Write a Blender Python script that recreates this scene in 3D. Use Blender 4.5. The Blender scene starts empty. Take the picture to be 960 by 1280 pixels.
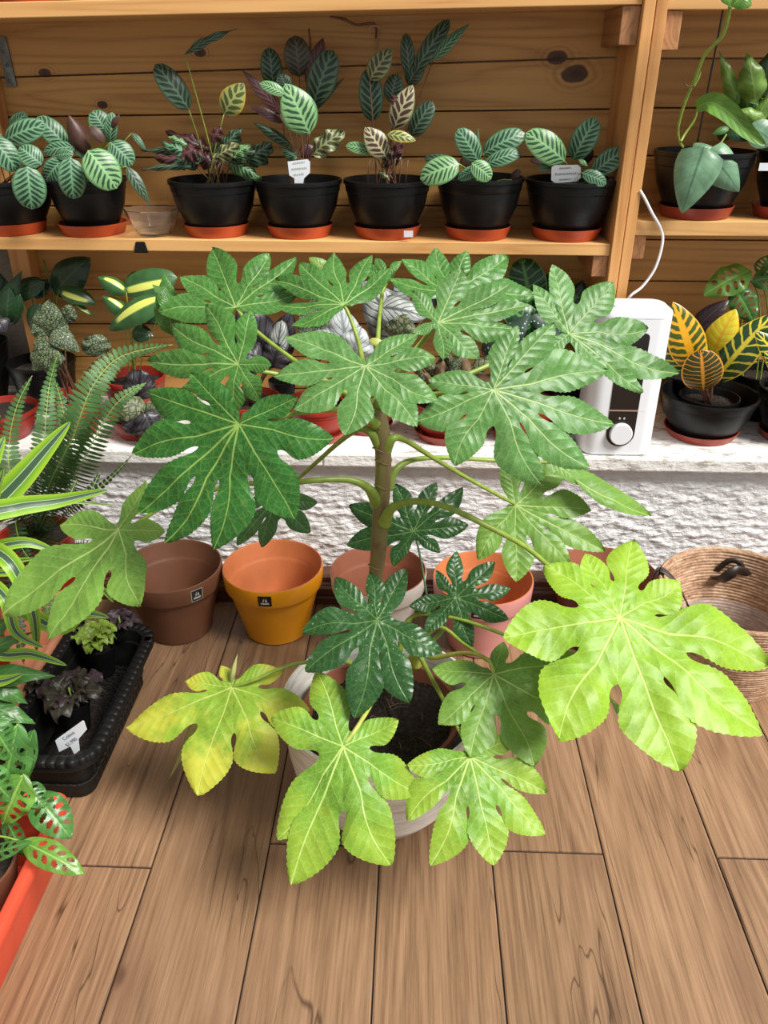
import bpy, bmesh, math, random
from mathutils import Vector, Matrix
R = math.radians
rnd = random.Random(7)
sc = bpy.context.scene
COL = sc.collection

# ---------------------------------------------------------------- camera
F = 1000.0                                   # focal length in pixels of the 960x1280 frame
PITCH = math.atan(0.55); YAW = R(2.16); CAMZ = 1.40
cd = bpy.data.cameras.new('camera'); cam = bpy.data.objects.new('camera', cd); COL.objects.link(cam)
cam.location = (0, 0, CAMZ); cam.rotation_euler = (R(90) - PITCH, 0, YAW)
cd.sensor_fit = 'VERTICAL'; cd.sensor_height = 32.0; cd.lens = 32.0 * F / 1280.0
cd.clip_start = 0.02; cd.clip_end = 60
sc.camera = cam
# ---------------------------------------------------------------- world, sun, exposure
sc.view_settings.view_transform = 'Standard'; sc.view_settings.look = 'None'
sc.view_settings.gamma = 1.0; sc.view_settings.use_curve_mapping = False
sc.view_settings.exposure = 0.40
w = bpy.data.worlds.new('overcast_sky'); sc.world = w; w.use_nodes = True
bg = w.node_tree.nodes['Background']; bg.inputs[0].default_value = (0.93, 0.97, 1.0, 1); bg.inputs[1].default_value = 0.42
sd = bpy.data.lights.new('hazy_sun', 'SUN'); so = bpy.data.objects.new('hazy_sun', sd); COL.objects.link(so)
sd.energy = 4.7; sd.angle = R(22); sd.color = (1.0, 0.97, 0.92)
so.location = (2, -2, 5); so.rotation_euler = Vector((-0.66, 0.42, -0.95)).to_track_quat('-Z', 'Y').to_euler()

# ---------------------------------------------------------------- measuring helpers
MC = cam.rotation_euler.to_matrix()
FWD = MC @ Vector((0, 0, -1))
def ray(x, y): return MC @ Vector((x - 480.0, 640.0 - y, -F))
def P(x, y, Y):
    d = ray(x, y); t = Y / d.y
    return Vector((0, 0, CAMZ)) + d * t
def G(x, y, z=0.0):
    d = ray(x, y); t = (z - CAMZ) / d.z
    return Vector((0, 0, CAMZ)) + d * t
def mpp(p): return (p - Vector((0, 0, CAMZ))).dot(FWD) / F     # metres per pixel at a point

# ---------------------------------------------------------------- object helpers
def tag(o, label=None, cat=None, group=None, kind=None):
    if label: o['label'] = label
    if cat: o['category'] = cat
    if group: o['group'] = group
    if kind: o['kind'] = kind
    return o
def origin(o):
    v = Vector((0, 0, 0))
    while o: v += o.location; o = o.parent
    return v
def thing(name, label, cat, loc, group=None):
    o = bpy.data.objects.new(name, None); COL.objects.link(o); o.location = loc; o.empty_display_size = 0.05
    return tag(o, label, cat, group)
def obj(name, vs, fs, mat, parent=None, at=None, uv=None, smooth=True, mats=None, fm=None):
    """world-space vertices -> one mesh object under parent (or at its own origin 'at')"""
    base = origin(parent) if parent else Vector((0, 0, 0))
    loc = Vector(at) if at is not None else base.copy()
    me = bpy.data.meshes.new(name)
    me.from_pydata([tuple(Vector(v) - loc) for v in vs], [], fs)
    for m in (mats or [mat]): me.materials.append(m)
    if smooth: me.polygons.foreach_set('use_smooth', [True] * len(fs))
    if fm: me.polygons.foreach_set('material_index', fm)
    if uv:
        l = me.uv_layers.new(name='UVMap')
        for lp in me.loops: l.data[lp.index].uv = uv[lp.vertex_index]
    me.update()
    o = bpy.data.objects.new(name, me); COL.objects.link(o)
    if parent: o.parent = parent; o.location = loc - base
    else: o.location = loc
    return o
def box_vf(x0, x1, y0, y1, z0, z1):
    v = [(x0,y0,z0),(x1,y0,z0),(x1,y1,z0),(x0,y1,z0),(x0,y0,z1),(x1,y0,z1),(x1,y1,z1),(x0,y1,z1)]
    return v, [(0,3,2,1),(4,5,6,7),(0,1,5,4),(1,2,6,5),(2,3,7,6),(3,0,4,7)]
def bevel(o, wd, seg=2):
    m = o.modifiers.new('bevel', 'BEVEL'); m.width = wd; m.segments = seg; m.limit_method = 'ANGLE'
    return o
def box(name, x0, x1, y0, y1, z0, z1, mat, parent=None, bev=0.0, tilt=None):
    v, f = box_vf(x0, x1, y0, y1, z0, z1)
    if tilt:    # dz per metre of x
        v = [(a, b, c + tilt * a) for a, b, c in v]
    o = obj(name, v, f, mat, parent, at=None if parent else ((x0+x1)/2, (y0+y1)/2, z0), smooth=False)
    if bev: bevel(o, bev)
    return o
def lathe_vf(prof, c, n=48, rmod=None, caps=True):
    vs, fs = [], []
    for r, z in prof:
        for k in range(n):
            a = 2 * math.pi * k / n
            rr = r * (rmod(a, z) if rmod else 1)
            vs.append((c[0] + rr * math.cos(a), c[1] + rr * math.sin(a), c[2] + z))
    for j in range(len(prof) - 1):
        for k in range(n):
            k2 = (k + 1) % n
            fs.append((j*n+k, j*n+k2, (j+1)*n+k2, (j+1)*n+k))
    if caps and prof[0][0] > 1e-5: fs.append(tuple(range(n))[::-1])
    if caps and prof[-1][0] > 1e-5: fs.append(tuple((len(prof)-1)*n + k for k in range(n)))
    return vs, fs
def lathe(name, prof, c, mat, parent=None, n=48, rmod=None):
    vs, fs = lathe_vf(prof, c, n, rmod)
    o = obj(name, vs, fs, mat, parent, at=c if not parent else None)
    m = o.modifiers.new('edges', 'EDGE_SPLIT'); m.split_angle = R(40)
    return o
def catmull(pts, k=6):
    out = []
    n = len(pts)
    for i in range(n - 1):
        p0 = pts[max(i-1, 0)]; p1 = pts[i]; p2 = pts[i+1]; p3 = pts[min(i+2, n-1)]
        for j in range(k):
            t = j / k
            out.append(0.5 * ((2*p1) + (p2-p0)*t + (2*p0-5*p1+4*p2-p3)*t*t + (3*p1-p0-3*p2+p3)*t*t*t))
    out.append(pts[-1].copy())
    return out
def tube_vf(pts, rad, n=8, k=6):
    """rad: number, or list with one radius per control point"""
    pts = [Vector(p) for p in pts]
    if isinstance(rad, (int, float)): rad = [rad] * len(pts)
    c = catmull(pts, k); nr = len(c)
    rr = [rad[min(int(i/k), len(rad)-1)] * (1 - (i % k)/k) + rad[min(int(i/k)+1, len(rad)-1)] * ((i % k)/k) for i in range(nr)]
    vs, fs = [], []
    up = Vector((0.13, 0.2, 1)).normalized(); side = None
    for i, p in enumerate(c):
        t = (c[min(i+1, nr-1)] - c[max(i-1, 0)])
        if t.length < 1e-9: t = Vector((0, 0, 1))
        t.normalize()
        if side is None:
            side = t.cross(up)
            if side.length < .1: side = t.cross(Vector((1, 0, 0)))
        side = (side - t * side.dot(t)).normalized(); b = t.cross(side)
        for q in range(n):
            a = 2*math.pi*q/n
            vs.append(p + (side*math.cos(a) + b*math.sin(a)) * rr[i])
    for i in range(nr-1):
        for q in range(n):
            q2 = (q+1) % n
            fs.append((i*n+q, i*n+q2, (i+1)*n+q2, (i+1)*n+q))
    fs.append(tuple(range(n))[::-1]); fs.append(tuple((nr-1)*n+q for q in range(n)))
    return vs, fs
def tube(name, pts, rad, mat, parent=None, n=8, k=6):
    vs, fs = tube_vf(pts, rad, n, k)
    return obj(name, vs, fs, mat, parent, at=None if parent else pts[0])
def join_vf(lst):
    V, Fc = [], []
    for v, f in lst:
        o = len(V); V += list(v); Fc += [tuple(i+o for i in q) for q in f]
    return V, Fc

# ---------------------------------------------------------------- material helpers
class NT:
    def __init__(s, name):
        s.m = bpy.data.materials.new(name); s.m.use_nodes = True; s.t = s.m.node_tree
        s.b = s.t.nodes['Principled BSDF']; s.out = s.t.nodes['Material Output']
    def n(s, typ, **kw):
        nd = s.t.nodes.new(typ)
        for k, v in kw.items(): setattr(nd, k, v)
        return nd
    def put(s, sock, v):
        if isinstance(v, bpy.types.NodeSocket): s.t.links.new(v, sock)
        elif v is not None:
            if sock.type == 'RGBA' and len(v) == 3: v = (*v, 1)
            sock.default_value = v
    def math(s, op, a, b=None, c=None, clamp=False):
        nd = s.n('ShaderNodeMath', operation=op, use_clamp=clamp)
        s.put(nd.inputs[0], a); s.put(nd.inputs[1], b); s.put(nd.inputs[2], c)
        return nd.outputs[0]
    def mix(s, f, a, b, mode='MIX'):
        nd = s.n('ShaderNodeMix', data_type='RGBA', blend_type=mode)
        s.put(nd.inputs[0], f); s.put(nd.inputs[6], a); s.put(nd.inputs[7], b)
        return nd.outputs[2]
    def ramp(s, f, stops, interp='LINEAR'):
        nd = s.n('ShaderNodeValToRGB'); nd.color_ramp.interpolation = interp
        cr = nd.color_ramp
        while len(cr.elements) < len(stops): cr.elements.new(0.5)
        for e, (p, c) in zip(cr.elements, stops):
            e.position = p; e.color = (*c, 1) if not isinstance(c, (int, float)) else (c, c, c, 1)
        s.put(nd.inputs[0], f)
        return nd.outputs[0]
    def coord(s, which='Object', scale=(1,1,1), loc=(0,0,0), rot=(0,0,0)):
        tc = s.n('ShaderNodeTexCoord'); mp = s.n('ShaderNodeMapping')
        s.t.links.new(tc.outputs[which], mp.inputs[0]); mp.inputs[1].default_value = loc
        mp.inputs[2].default_value = rot; mp.inputs[3].default_value = scale
        return mp.outputs[0]
    def noise(s, vec, scale, detail=3, rough=.5, dist=0):
        nd = s.n('ShaderNodeTexNoise'); s.put(nd.inputs['Vector'], vec)
        nd.inputs['Scale'].default_value = scale; nd.inputs['Detail'].default_value = detail
        nd.inputs['Roughness'].default_value = rough; nd.inputs['Distortion'].default_value = dist
        return nd.outputs[0]
    def voro(s, vec, scale, feature='F1'):
        nd = s.n('ShaderNodeTexVoronoi', feature=feature); s.put(nd.inputs['Vector'], vec)
        nd.inputs['Scale'].default_value = scale
        return nd.outputs[0]
    def bump(s, h, strength=.3, dist=.01, normal=None):
        nd = s.n('ShaderNodeBump'); nd.inputs['Strength'].default_value = strength
        nd.inputs['Distance'].default_value = dist; s.put(nd.inputs['Height'], h)
        if normal is not None: s.put(nd.inputs['Normal'], normal)
        return nd.outputs[0]
    def rand(s): return s.n('ShaderNodeObjectInfo').outputs['Random']
    def sepuv(s):
        tc = s.n('ShaderNodeTexCoord'); sp = s.n('ShaderNodeSeparateXYZ')
        s.t.links.new(tc.outputs['UV'], sp.inputs[0])
        return sp.outputs[0], sp.outputs[1], tc.outputs['UV']
    def step(s, x, edge, soft):   # 0 below edge, 1 above
        nd = s.n('ShaderNodeMapRange', interpolation_type='SMOOTHSTEP')
        s.put(nd.inputs[0], x); nd.inputs[1].default_value = edge - soft; nd.inputs[2].default_value = edge + soft
        return nd.outputs[0]
    def fin(s, col, rough=.5, nrm=None, metal=0, transl=None, spec=None):
        s.put(s.b.inputs['Base Color'], col); s.put(s.b.inputs['Roughness'], rough)
        s.put(s.b.inputs['Metallic'], metal)
        if nrm is not None: s.put(s.b.inputs['Normal'], nrm)
        if spec is not None: s.put(s.b.inputs['Specular IOR Level'], spec)
        if transl:
            tr = s.n('ShaderNodeBsdfTranslucent'); s.put(tr.inputs[0], col)
            mx = s.n('ShaderNodeMixShader'); mx.inputs[0].default_value = transl
            s.t.links.new(s.b.outputs[0], mx.inputs[1]); s.t.links.new(tr.outputs[0], mx.inputs[2])
            s.t.links.new(mx.outputs[0], s.out.inputs[0])
        return s.m
def plain(name, col, rough=.5, var=.08, scale=30, bump=0.0, metal=0, spec=None):
    t = NT(name); v = t.coord()
    nz = t.noise(v, scale, 4)
    c2 = tuple(max(0, c*(1-var*2)) for c in col); c1 = tuple(min(1, c*(1+var)) for c in col)
    col_ = t.ramp(nz, [(.3, c2), (.7, c1)])
    nr = t.bump(nz, bump, .004) if bump else None
    return t.fin(col_, rough, nr, metal, spec=spec)

def wood_board(name, light, dark, grain_axis='x', scale=1.0, knots=True, rough=.55, knots_at=()):
    """sawn pine: long grain, cathedral figure and knots"""
    t = NT(name)
    rv = t.rand()
    off = t.n('ShaderNodeCombineXYZ'); t.put(off.inputs[0], t.math('MULTIPLY', rv, 37.0)); t.put(off.inputs[1], t.math('MULTIPLY', rv, 11.0)); t.put(off.inputs[2], t.math('MULTIPLY', rv, 23.0))
    base = t.coord('Object')
    ad = t.n('ShaderNodeVectorMath', operation='ADD'); t.put(ad.inputs[0], base); t.put(ad.inputs[1], off.outputs[0])
    mp = t.n('ShaderNodeMapping'); t.put(mp.inputs[0], ad.outputs[0])
    mp.inputs[3].default_value = {'x': (.55, 5, 12), 'z': (12, 5, .55), 'y': (12, .55, 5)}[grain_axis]
    v = mp.outputs[0]
    n1 = t.noise(v, 1.1*scale, 1, .4, .25)
    rings = t.math('FRACT', t.math('MULTIPLY', n1, 8.0))
    tri = t.math('ABSOLUTE', t.math('SUBTRACT', rings, .5))
    mp2 = t.n('ShaderNodeMapping'); t.put(mp2.inputs[0], ad.outputs[0])
    mp2.inputs[3].default_value = {'x': (3, 60, 160), 'z': (160, 60, 3), 'y': (160, 3, 60)}[grain_axis]
    fine = t.noise(mp2.outputs[0], 1.0*scale, 3, .6)
    f = t.math('ADD', t.math('MULTIPLY', tri, 1.1), t.math('MULTIPLY', fine, .55))
    c = t.ramp(f, [(.12, dark), (.42, tuple(a*.3+b*.7 for a, b in zip(dark, light))), (.72, light)])
    big = t.noise(ad.outputs[0], 2.2, 2)
    c = t.mix(t.math('MULTIPLY', big, .35), c, tuple(x*.72 for x in dark), 'MIX')
    hsv = t.n('ShaderNodeHueSaturation'); t.put(hsv.inputs['Color'], c)
    t.put(hsv.inputs['Value'], t.math('ADD', t.math('MULTIPLY', rv, .22), .9))
    c = hsv.outputs[0]
    if knots:
        mp3 = t.n('ShaderNodeMapping'); t.put(mp3.inputs[0], ad.outputs[0])
        mp3.inputs[3].default_value = {'x': (2.2, 2, 4.2), 'z': (4.2, 2, 2.2), 'y': (4, 2.2, 2)}[grain_axis]
        vd = t.voro(mp3.outputs[0], 1.0)
        c = t.mix(t.math('SUBTRACT', 1.0, t.step(vd, .085, .02)), c, (.05, .018, .008))
        c = t.mix(t.math('MULTIPLY', t.math('SUBTRACT', 1.0, t.step(vd, .14, .06)), .45), c, (.20, .075, .025))
    for kx, kz, kr in knots_at:      # knots of these very boards, with rings about them
        sp = t.n('ShaderNodeSeparateXYZ'); t.put(sp.inputs[0], base)
        dx = t.math('MULTIPLY', t.math('SUBTRACT', sp.outputs[0], kx), .62); dz = t.math('SUBTRACT', sp.outputs[2], kz)
        d = t.math('SQRT', t.math('ADD', t.math('MULTIPLY', dx, dx), t.math('MULTIPLY', dz, dz)))
        d = t.math('ADD', t.math('DIVIDE', d, kr), t.math('MULTIPLY', t.math('SUBTRACT', t.noise(base, 30, 2), .5), .5))
        ring = t.math('MULTIPLY', t.math('MULTIPLY', t.math('ADD', t.math('SINE', t.math('MULTIPLY', d, 9.0)), 1.0), .22), t.math('SUBTRACT', 1.0, t.step(d, 2.0, .9)))
        c = t.mix(ring, c, tuple(x*.5 for x in dark))
        c = t.mix(t.math('SUBTRACT', 1.0, t.step(d, 1.0, .12)), c, (.085, .028, .010))
        c = t.mix(t.math('MULTIPLY', t.math('SUBTRACT', 1.0, t.step(d, .45, .25)), .7), c, (.03, .012, .006))
    nr = t.bump(f, .12, .002)
    return t.fin(c, rough, nr)
# ---------------------------------------------------------------- leaf materials
def fatsia_mat(name, base, vein, patch=None, patch_amt=0.0, rough=.34, spots=None, transl=.22, vein_amt=.55):
    t = NT(name); u, v, uv = t.sepuv()
    d = t.math('SUBTRACT', v, .5); ad = t.math('ABSOLUTE', d)
    obj_v = t.coord('Object')
    nz = t.noise(obj_v, 9, 4, .6); nf = t.noise(obj_v, 60, 4, .6)
    mid = t.math('SUBTRACT', 1.0, t.step(t.math('ADD', ad, t.math('MULTIPLY', u, .0055)), t_mid, .0035))
    # side veins: leave the midrib at an angle, forward to the tip
    wv = t.math('ADD', t.math('SUBTRACT', u, t.math('MULTIPLY', ad, .95)), t.math('MULTIPLY', nf, .03))
    fr = t.math('ABSOLUTE', t.math('SUBTRACT', t.math('FRACT', t.math('MULTIPLY', wv, 9.0)), .5))
    side = t.math('SUBTRACT', 1.0, t.step(fr, .045, .045))
    net = t.voro(obj_v, 90, 'DISTANCE_TO_EDGE')
    netl = t.math('SUBTRACT', 1.0, t.step(net, .05, .05))
    dk = tuple(x*.62 for x in base); lt = tuple(min(1, x*1.28) for x in base)
    c = t.ramp(t.math('ADD', t.math('MULTIPLY', nz, .7), t.math('MULTIPLY', nf, .3)), [(.3, dk), (.5, base), (.72, lt)])
    if patch:
        pn = t.noise(obj_v, 14, 5, .65)
        pe = t.math('ADD', pn, t.math('MULTIPLY', t.math('SUBTRACT', u, .60), .55))
        c = t.mix(t.math('MULTIPLY', t.step(pe, .5, .13), patch_amt), c, patch)
    c = t.mix(t.math('MULTIPLY', netl, .14), c, vein)
    c = t.mix(t.math('MULTIPLY', side, vein_amt*.28), c, vein)
    c = t.mix(t.math('MULTIPLY', mid, vein_amt+.25), c, vein)
    if spots:
        sv = t.voro(obj_v, 130)
        sp = t.math('MULTIPLY', t.math('SUBTRACT', 1.0, t.step(sv, .16, .08)), t.step(nz, .5, .1))
        c = t.mix(t.math('MULTIPLY', sp, .8), c, spots)
    h = t.math('SUBTRACT', t.math('MULTIPLY', t.math('SINE', t.math('MULTIPLY', fr, 3.14)), -.8), t.math('MULTIPLY', mid, .8))
    h = t.math('ADD', h, t.math('MULTIPLY', nf, .5))
    return t.fin(c, rough, t.bump(h, .35, .0025), transl=transl, spec=.35)
t_mid = .0085
def banded_leaf(name, light, dark, margin, n=9, width=.30, under=None, rough=.4):
    """calathea kind: dark wedges between the side veins, dark margin"""
    t = NT(name); u, v, uv = t.sepuv()
    s = t.math('MULTIPLY', t.math('ABSOLUTE', t.math('SUBTRACT', v, .5)), 2.0)
    nz = t.noise(t.coord('Object'), 70, 3)
    x = t.math('SUBTRACT', u, t.math('MULTIPLY', s, .24))
    x = t.math('ADD', t.math('ADD', x, t.math('MULTIPLY', nz, .06)), t.math('MULTIPLY', t.math('GREATER_THAN', v, .5), .05))
    fr = t.math('ABSOLUTE', t.math('SUBTRACT', t.math('FRACT', t.math('MULTIPLY', x, float(n))), .5))
    env = t.math('MULTIPLY', t.math('SINE', t.math('MULTIPLY', t.math('POWER', s, .7), 3.3)), width)
    dkm = t.step(t.math('SUBTRACT', env, fr), .0, .05)
    mar = t.step(s, .90, .05)
    lt = t.mix(t.math('MULTIPLY', nz, .8), light, tuple(a*.6+b*.4 for a, b in zip(light, margin)))
    c = t.mix(dkm, lt, dark)
    c = t.mix(t.math('MULTIPLY', mar, .85), c, margin)
    c = t.mix(t.math('SUBTRACT', 1.0, t.step(s, .045, .03)), c, tuple(min(1, x*1.1) for x in light))
    h = t.math('ADD', fr, t.math('MULTIPLY', nz, .2))
    if under:
        g = t.n('ShaderNodeNewGeometry')
        c = t.mix(g.outputs['Backfacing'], c, under)
    return t.fin(c, rough, t.bump(h, .3, .002), transl=.08)
def striped_leaf(name):
    t = NT(name); u, v, uv = t.sepuv()
    s = t.math('MULTIPLY', t.math('ABSOLUTE', t.math('SUBTRACT', v, .5)), 2.0)
    c = t.ramp(s, [(.0, (.035, .07, .055)), (.26, (.04, .08, .06)), (.29, (.50, .60, .40)), (.33, (.50, .60, .34)), (.37, (.13, .30, .015)), (.65, (.22, .43, .02)), (1.0, (.36, .54, .04))])
    st = t.noise(t.coord('UV', scale=(2, 60, 1)), 1.0, 2)
    c = t.mix(t.math('MULTIPLY', st, .3), c, (.12, .26, .03))
    return t.fin(c, .32, t.bump(st, .2, .002), transl=.2)
def croton_leaf(name, base, vein, amt, n=8):
    t = NT(name); u, v, uv = t.sepuv()
    s = t.math('MULTIPLY', t.math('ABSOLUTE', t.math('SUBTRACT', v, .5)), 2.0)
    nz = t.noise(t.coord('Object'), 45, 3)
    x = t.math('ADD', t.math('SUBTRACT', u, t.math('MULTIPLY', s, .14)), t.math('MULTIPLY', nz, .07))
    fr = t.math('ABSOLUTE', t.math('SUBTRACT', t.math('FRACT', t.math('MULTIPLY', x, float(n))), .5))
    li = t.math('SUBTRACT', 1.0, t.step(fr, .10*amt, .05)); md = t.math('SUBTRACT', 1.0, t.step(s, .10*amt, .05))
    ed = t.step(s, .93, .03)
    c = t.mix(t.math('MAXIMUM', t.math('MAXIMUM', li, md), ed), base, vein)
    return t.fin(c, .3, t.bump(fr, .3, .002), transl=.15)
def blotched_leaf(name):
    t = NT(name); u, v, uv = t.sepuv()
    s = t.math('MULTIPLY', t.math('SUBTRACT', v, .5), 2.0)
    nz = t.noise(t.coord('Object'), 22, 2)
    a = t.step(t.math('ADD', s, t.math('MULTIPLY', nz, .25)), .13, .03)
    b = t.math('SUBTRACT', 1.0, t.step(t.math('ADD', s, t.math('MULTIPLY', u, .1)), .62, .04))
    cu = t.math('MULTIPLY', t.step(u, .12, .04), t.math('SUBTRACT', 1.0, t.step(u, .78, .05)))
    m = t.math('MULTIPLY', t.math('MULTIPLY', a, b), cu)
    c = t.mix(m, t.ramp(nz, [(.3, (.018, .065, .02)), (.7, (.045, .13, .035))]), (.62, .66, .13))
    c = t.mix(t.math('SUBTRACT', 1.0, t.step(t.math('ABSOLUTE', s), .04, .03)), c, (.10, .22, .06))
    return t.fin(c, .3, transl=.08)
def begonia_leaf(name, silver, dark, pattern='vein', scale=30):
    t = NT(name); u, v, uv = t.sepuv()
    ov = t.coord('Object'); s = t.math('MULTIPLY', t.math('ABSOLUTE', t.math('SUBTRACT', v, .5)), 2.0)
    nz = t.noise(ov, scale*1.6, 4, .65)
    x = t.math('ADD', t.math('SUBTRACT', u, t.math('MULTIPLY', s, .45)), t.math('MULTIPLY', nz, .12))
    fr = t.math('ABSOLUTE', t.math('SUBTRACT', t.math('FRACT', t.math('MULTIPLY', x, 6.0)), .5))
    if pattern == 'vein':
        m = t.math('MULTIPLY', t.step(fr, .10, .05), t.step(s, .10, .07))
        m = t.math('MULTIPLY', m, t.math('SUBTRACT', 1.0, t.math('MULTIPLY', t.step(s, .82, .08), .8)))
    elif pattern == 'spots':
        m = t.math('SUBTRACT', 1.0, t.step(t.voro(ov, scale*6), .22, .07))
    else:
        cell = t.voro(ov, scale*7, 'DISTANCE_TO_EDGE'); m = t.step(cell, .10, .07)
        m = t.math('MULTIPLY', m, t.step(fr, .06, .04))
    c = t.mix(m, dark, t.mix(nz, silver, tuple(x*.7 for x in silver)))
    return t.fin(c, .42, t.bump(t.math('ADD', nz, m), .45, .003), transl=.05)
def fresh_leaf(name, base, vein, rough=.35, n=8, transl=.15):
    t = NT(name); u, v, uv = t.sepuv()
    s = t.math('MULTIPLY', t.math('ABSOLUTE', t.math('SUBTRACT', v, .5)), 2.0)
    nz = t.noise(t.coord('Object'), 25, 4)
    fr = t.math('ABSOLUTE', t.math('SUBTRACT', t.math('FRACT', t.math('MULTIPLY', t.math('SUBTRACT', u, t.math('MULTIPLY', s, .2)), float(n))), .5))
    li = t.math('SUBTRACT', 1.0, t.step(fr, .05, .05)); md = t.math('SUBTRACT', 1.0, t.step(s, .05, .04))
    c = t.ramp(nz, [(.3, tuple(x*.65 for x in base)), (.7, tuple(min(1, x*1.25) for x in base))])
    c = t.mix(t.math('MULTIPLY', li, .25), c, vein); c = t.mix(t.math('MULTIPLY', md, .7), c, vein)
    return t.fin(c, rough, t.bump(fr, .3, .002), transl=transl)

M = {}
YV = (.42, .55, .16)
M['f_deep']  = fatsia_mat('fatsia_deep_green', (.026, .125, .020), (.30, .46, .10), rough=.30)
M['f_mid']   = fatsia_mat('fatsia_mid_green', (.056, .185, .032), (.40, .55, .18), rough=.34)
M['f_grey']  = fatsia_mat('fatsia_soft_green', (.092, .232, .055), (.42, .56, .22), rough=.38)
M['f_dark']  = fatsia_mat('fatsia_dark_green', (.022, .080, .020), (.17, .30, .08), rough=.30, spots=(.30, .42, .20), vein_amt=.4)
M['f_dull'] = fatsia_mat('fatsia_dull_green', (.040, .105, .028), (.16, .28, .08), rough=.4, vein_amt=.35)  # duller, darker green than the mid one, with weaker veins
M['f_lime']  = fatsia_mat('fatsia_lime', (.150, .325, .030), (.56, .72, .22), rough=.42, patch=(.42, .52, .04), patch_amt=.35)
M['f_limeb'] = fatsia_mat('fatsia_bright_lime', (.215, .405, .020), (.56, .72, .20), rough=.42, patch=(.40, .56, .04), patch_amt=.3)
M['f_med']   = fatsia_mat('fatsia_medium_lime', (.135, .285, .045), (.42, .55, .18), rough=.4, patch=(.22, .36, .05), patch_amt=.3)
M['f_yel']   = fatsia_mat('fatsia_yellowing', (.22, .38, .03), (.50, .60, .15), rough=.5, patch=(.58, .56, .06), patch_amt=.8)
M['f_pale']  = fatsia_mat('fatsia_pale_underside', (.42, .46, .16), (.5, .55, .25), rough=.55)
M['petiole'] = plain('petiole_green', (.235, .330, .045), .4, .12, 60)
M['petiole_y'] = plain('petiole_yellow_green', (.40, .43, .08), .4, .1, 60)
M['petiole_b'] = plain('petiole_brown', (.16, .07, .04), .5, .15, 60)
M['c_green'] = banded_leaf('calathea_green', (.155, .315, .17), (.012, .055, .025), (.035, .115, .05), 8, .32, under=(.10, .03, .03))
M['c_light'] = banded_leaf('calathea_light', (.24, .44, .19), (.015, .070, .025), (.06, .17, .05), 8, .27, under=(.10, .03, .03))
M['c_dark']  = banded_leaf('calathea_dark', (.10, .17, .10), (.010, .032, .016), (.02, .055, .025), 7, .36, under=(.08, .02, .025))
M['c_brown'] = banded_leaf('calathea_bronze', (.085, .075, .045), (.025, .025, .014), (.045, .035, .02), 7, .34, under=(.07, .018, .02))
M['c_burg']  = banded_leaf('calathea_burgundy_underside', (.12, .05, .045), (.05, .012, .016), (.06, .018, .02), 7, .34)
M['c_cream'] = banded_leaf('calathea_cream', (.42, .40, .22), (.06, .025, .02), (.12, .13, .05), 6, .36, under=(.1, .03, .03))
M['c_olive'] = banded_leaf('calathea_olive', (.25, .29, .12), (.05, .045, .02), (.08, .11, .03), 6, .36, under=(.1, .03, .03))
M['c_yellow'] = banded_leaf('calathea_yellowing', (.34, .38, .14), (.06, .10, .02), (.55, .36, .015), 5, .36)
M['c_under'] = plain('calathea_brown_underside', (.07, .028, .018), .5, .2, 60)
M['dracaena'] = striped_leaf('dracaena_striped')
M['croton_g'] = croton_leaf('croton_green_yellow', (.02, .065, .018), (.75, .62, .05), 1.25)
M['croton_y'] = croton_leaf('croton_yellow', (.70, .60, .03), (.75, .40, .02), .8)
M['croton_o'] = croton_leaf('croton_orange', (.045, .050, .012), (.72, .30, .03), .8, 10)
M['croton_oy'] = croton_leaf('croton_orange_yellow', (.06, .10, .015), (.85, .42, .02), 2.0, 9)
M['hoya'] = blotched_leaf('variegated_dark')
M['rubber'] = fresh_leaf('dark_glossy_leaf', (.016, .050, .018), (.05, .12, .04), .25)
M['burgundy'] = fresh_leaf('burgundy_leaf', (.022, .010, .014), (.08, .03, .03), .3)
M['beg_tex'] = begonia_leaf('begonia_textured', (.17, .22, .11), (.015, .03, .014), 'net', 20)
M['beg_silver'] = begonia_leaf('begonia_silver', (.40, .43, .41), (.07, .08, .075), 'vein', 20)
M['beg_white'] = begonia_leaf('begonia_white', (.66, .70, .72), (.30, .34, .34), 'vein', 20)
M['beg_black'] = begonia_leaf('begonia_blackish', (.045, .038, .048), (.008, .008, .012), 'vein', 20)
M['beg_spot'] = begonia_leaf('begonia_spotted', (.62, .68, .62), (.028, .060, .040), 'spots', 14)
M['beg_olive'] = begonia_leaf('begonia_olive', (.20, .22, .12), (.05, .07, .03), 'net', 9)
M['fern'] = fresh_leaf('fern_green', (.075, .175, .050), (.12, .24, .06), .45)
M['fern_d'] = fresh_leaf('fern_dark_green', (.022, .062, .022), (.05, .11, .03), .5)
M['monstera'] = fresh_leaf('monstera_green', (.055, .175, .035), (.20, .38, .08), .35)
M['monstera_l'] = fresh_leaf('monstera_light_green', (.12, .28, .035), (.30, .48, .10), .35)
M['philo'] = fresh_leaf('philodendron_silver', (.16, .31, .18), (.03, .10, .05), .38, 6)
M['green_leaf'] = fresh_leaf('yellow_green_leaf', (.13, .24, .035), (.30, .42, .10), .4)
M['coleus_g'] = fresh_leaf('coleus_green', (.20, .30, .035), (.05, .05, .02), .5)
M['coleus_d'] = fresh_leaf('coleus_dark', (.035, .028, .020), (.10, .10, .05), .45)
M['coleus_p'] = fresh_leaf('coleus_purple', (.050, .030, .040), (.11, .06, .07), .5)
M['zebra'] = croton_leaf('zebra_plant_leaf', (.012, .052, .018), (.10, .28, .06), .9, 7)
M['dry'] = plain('dry_brown_leaf', (.16, .10, .05), .8, .3, 60, .3)

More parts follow.
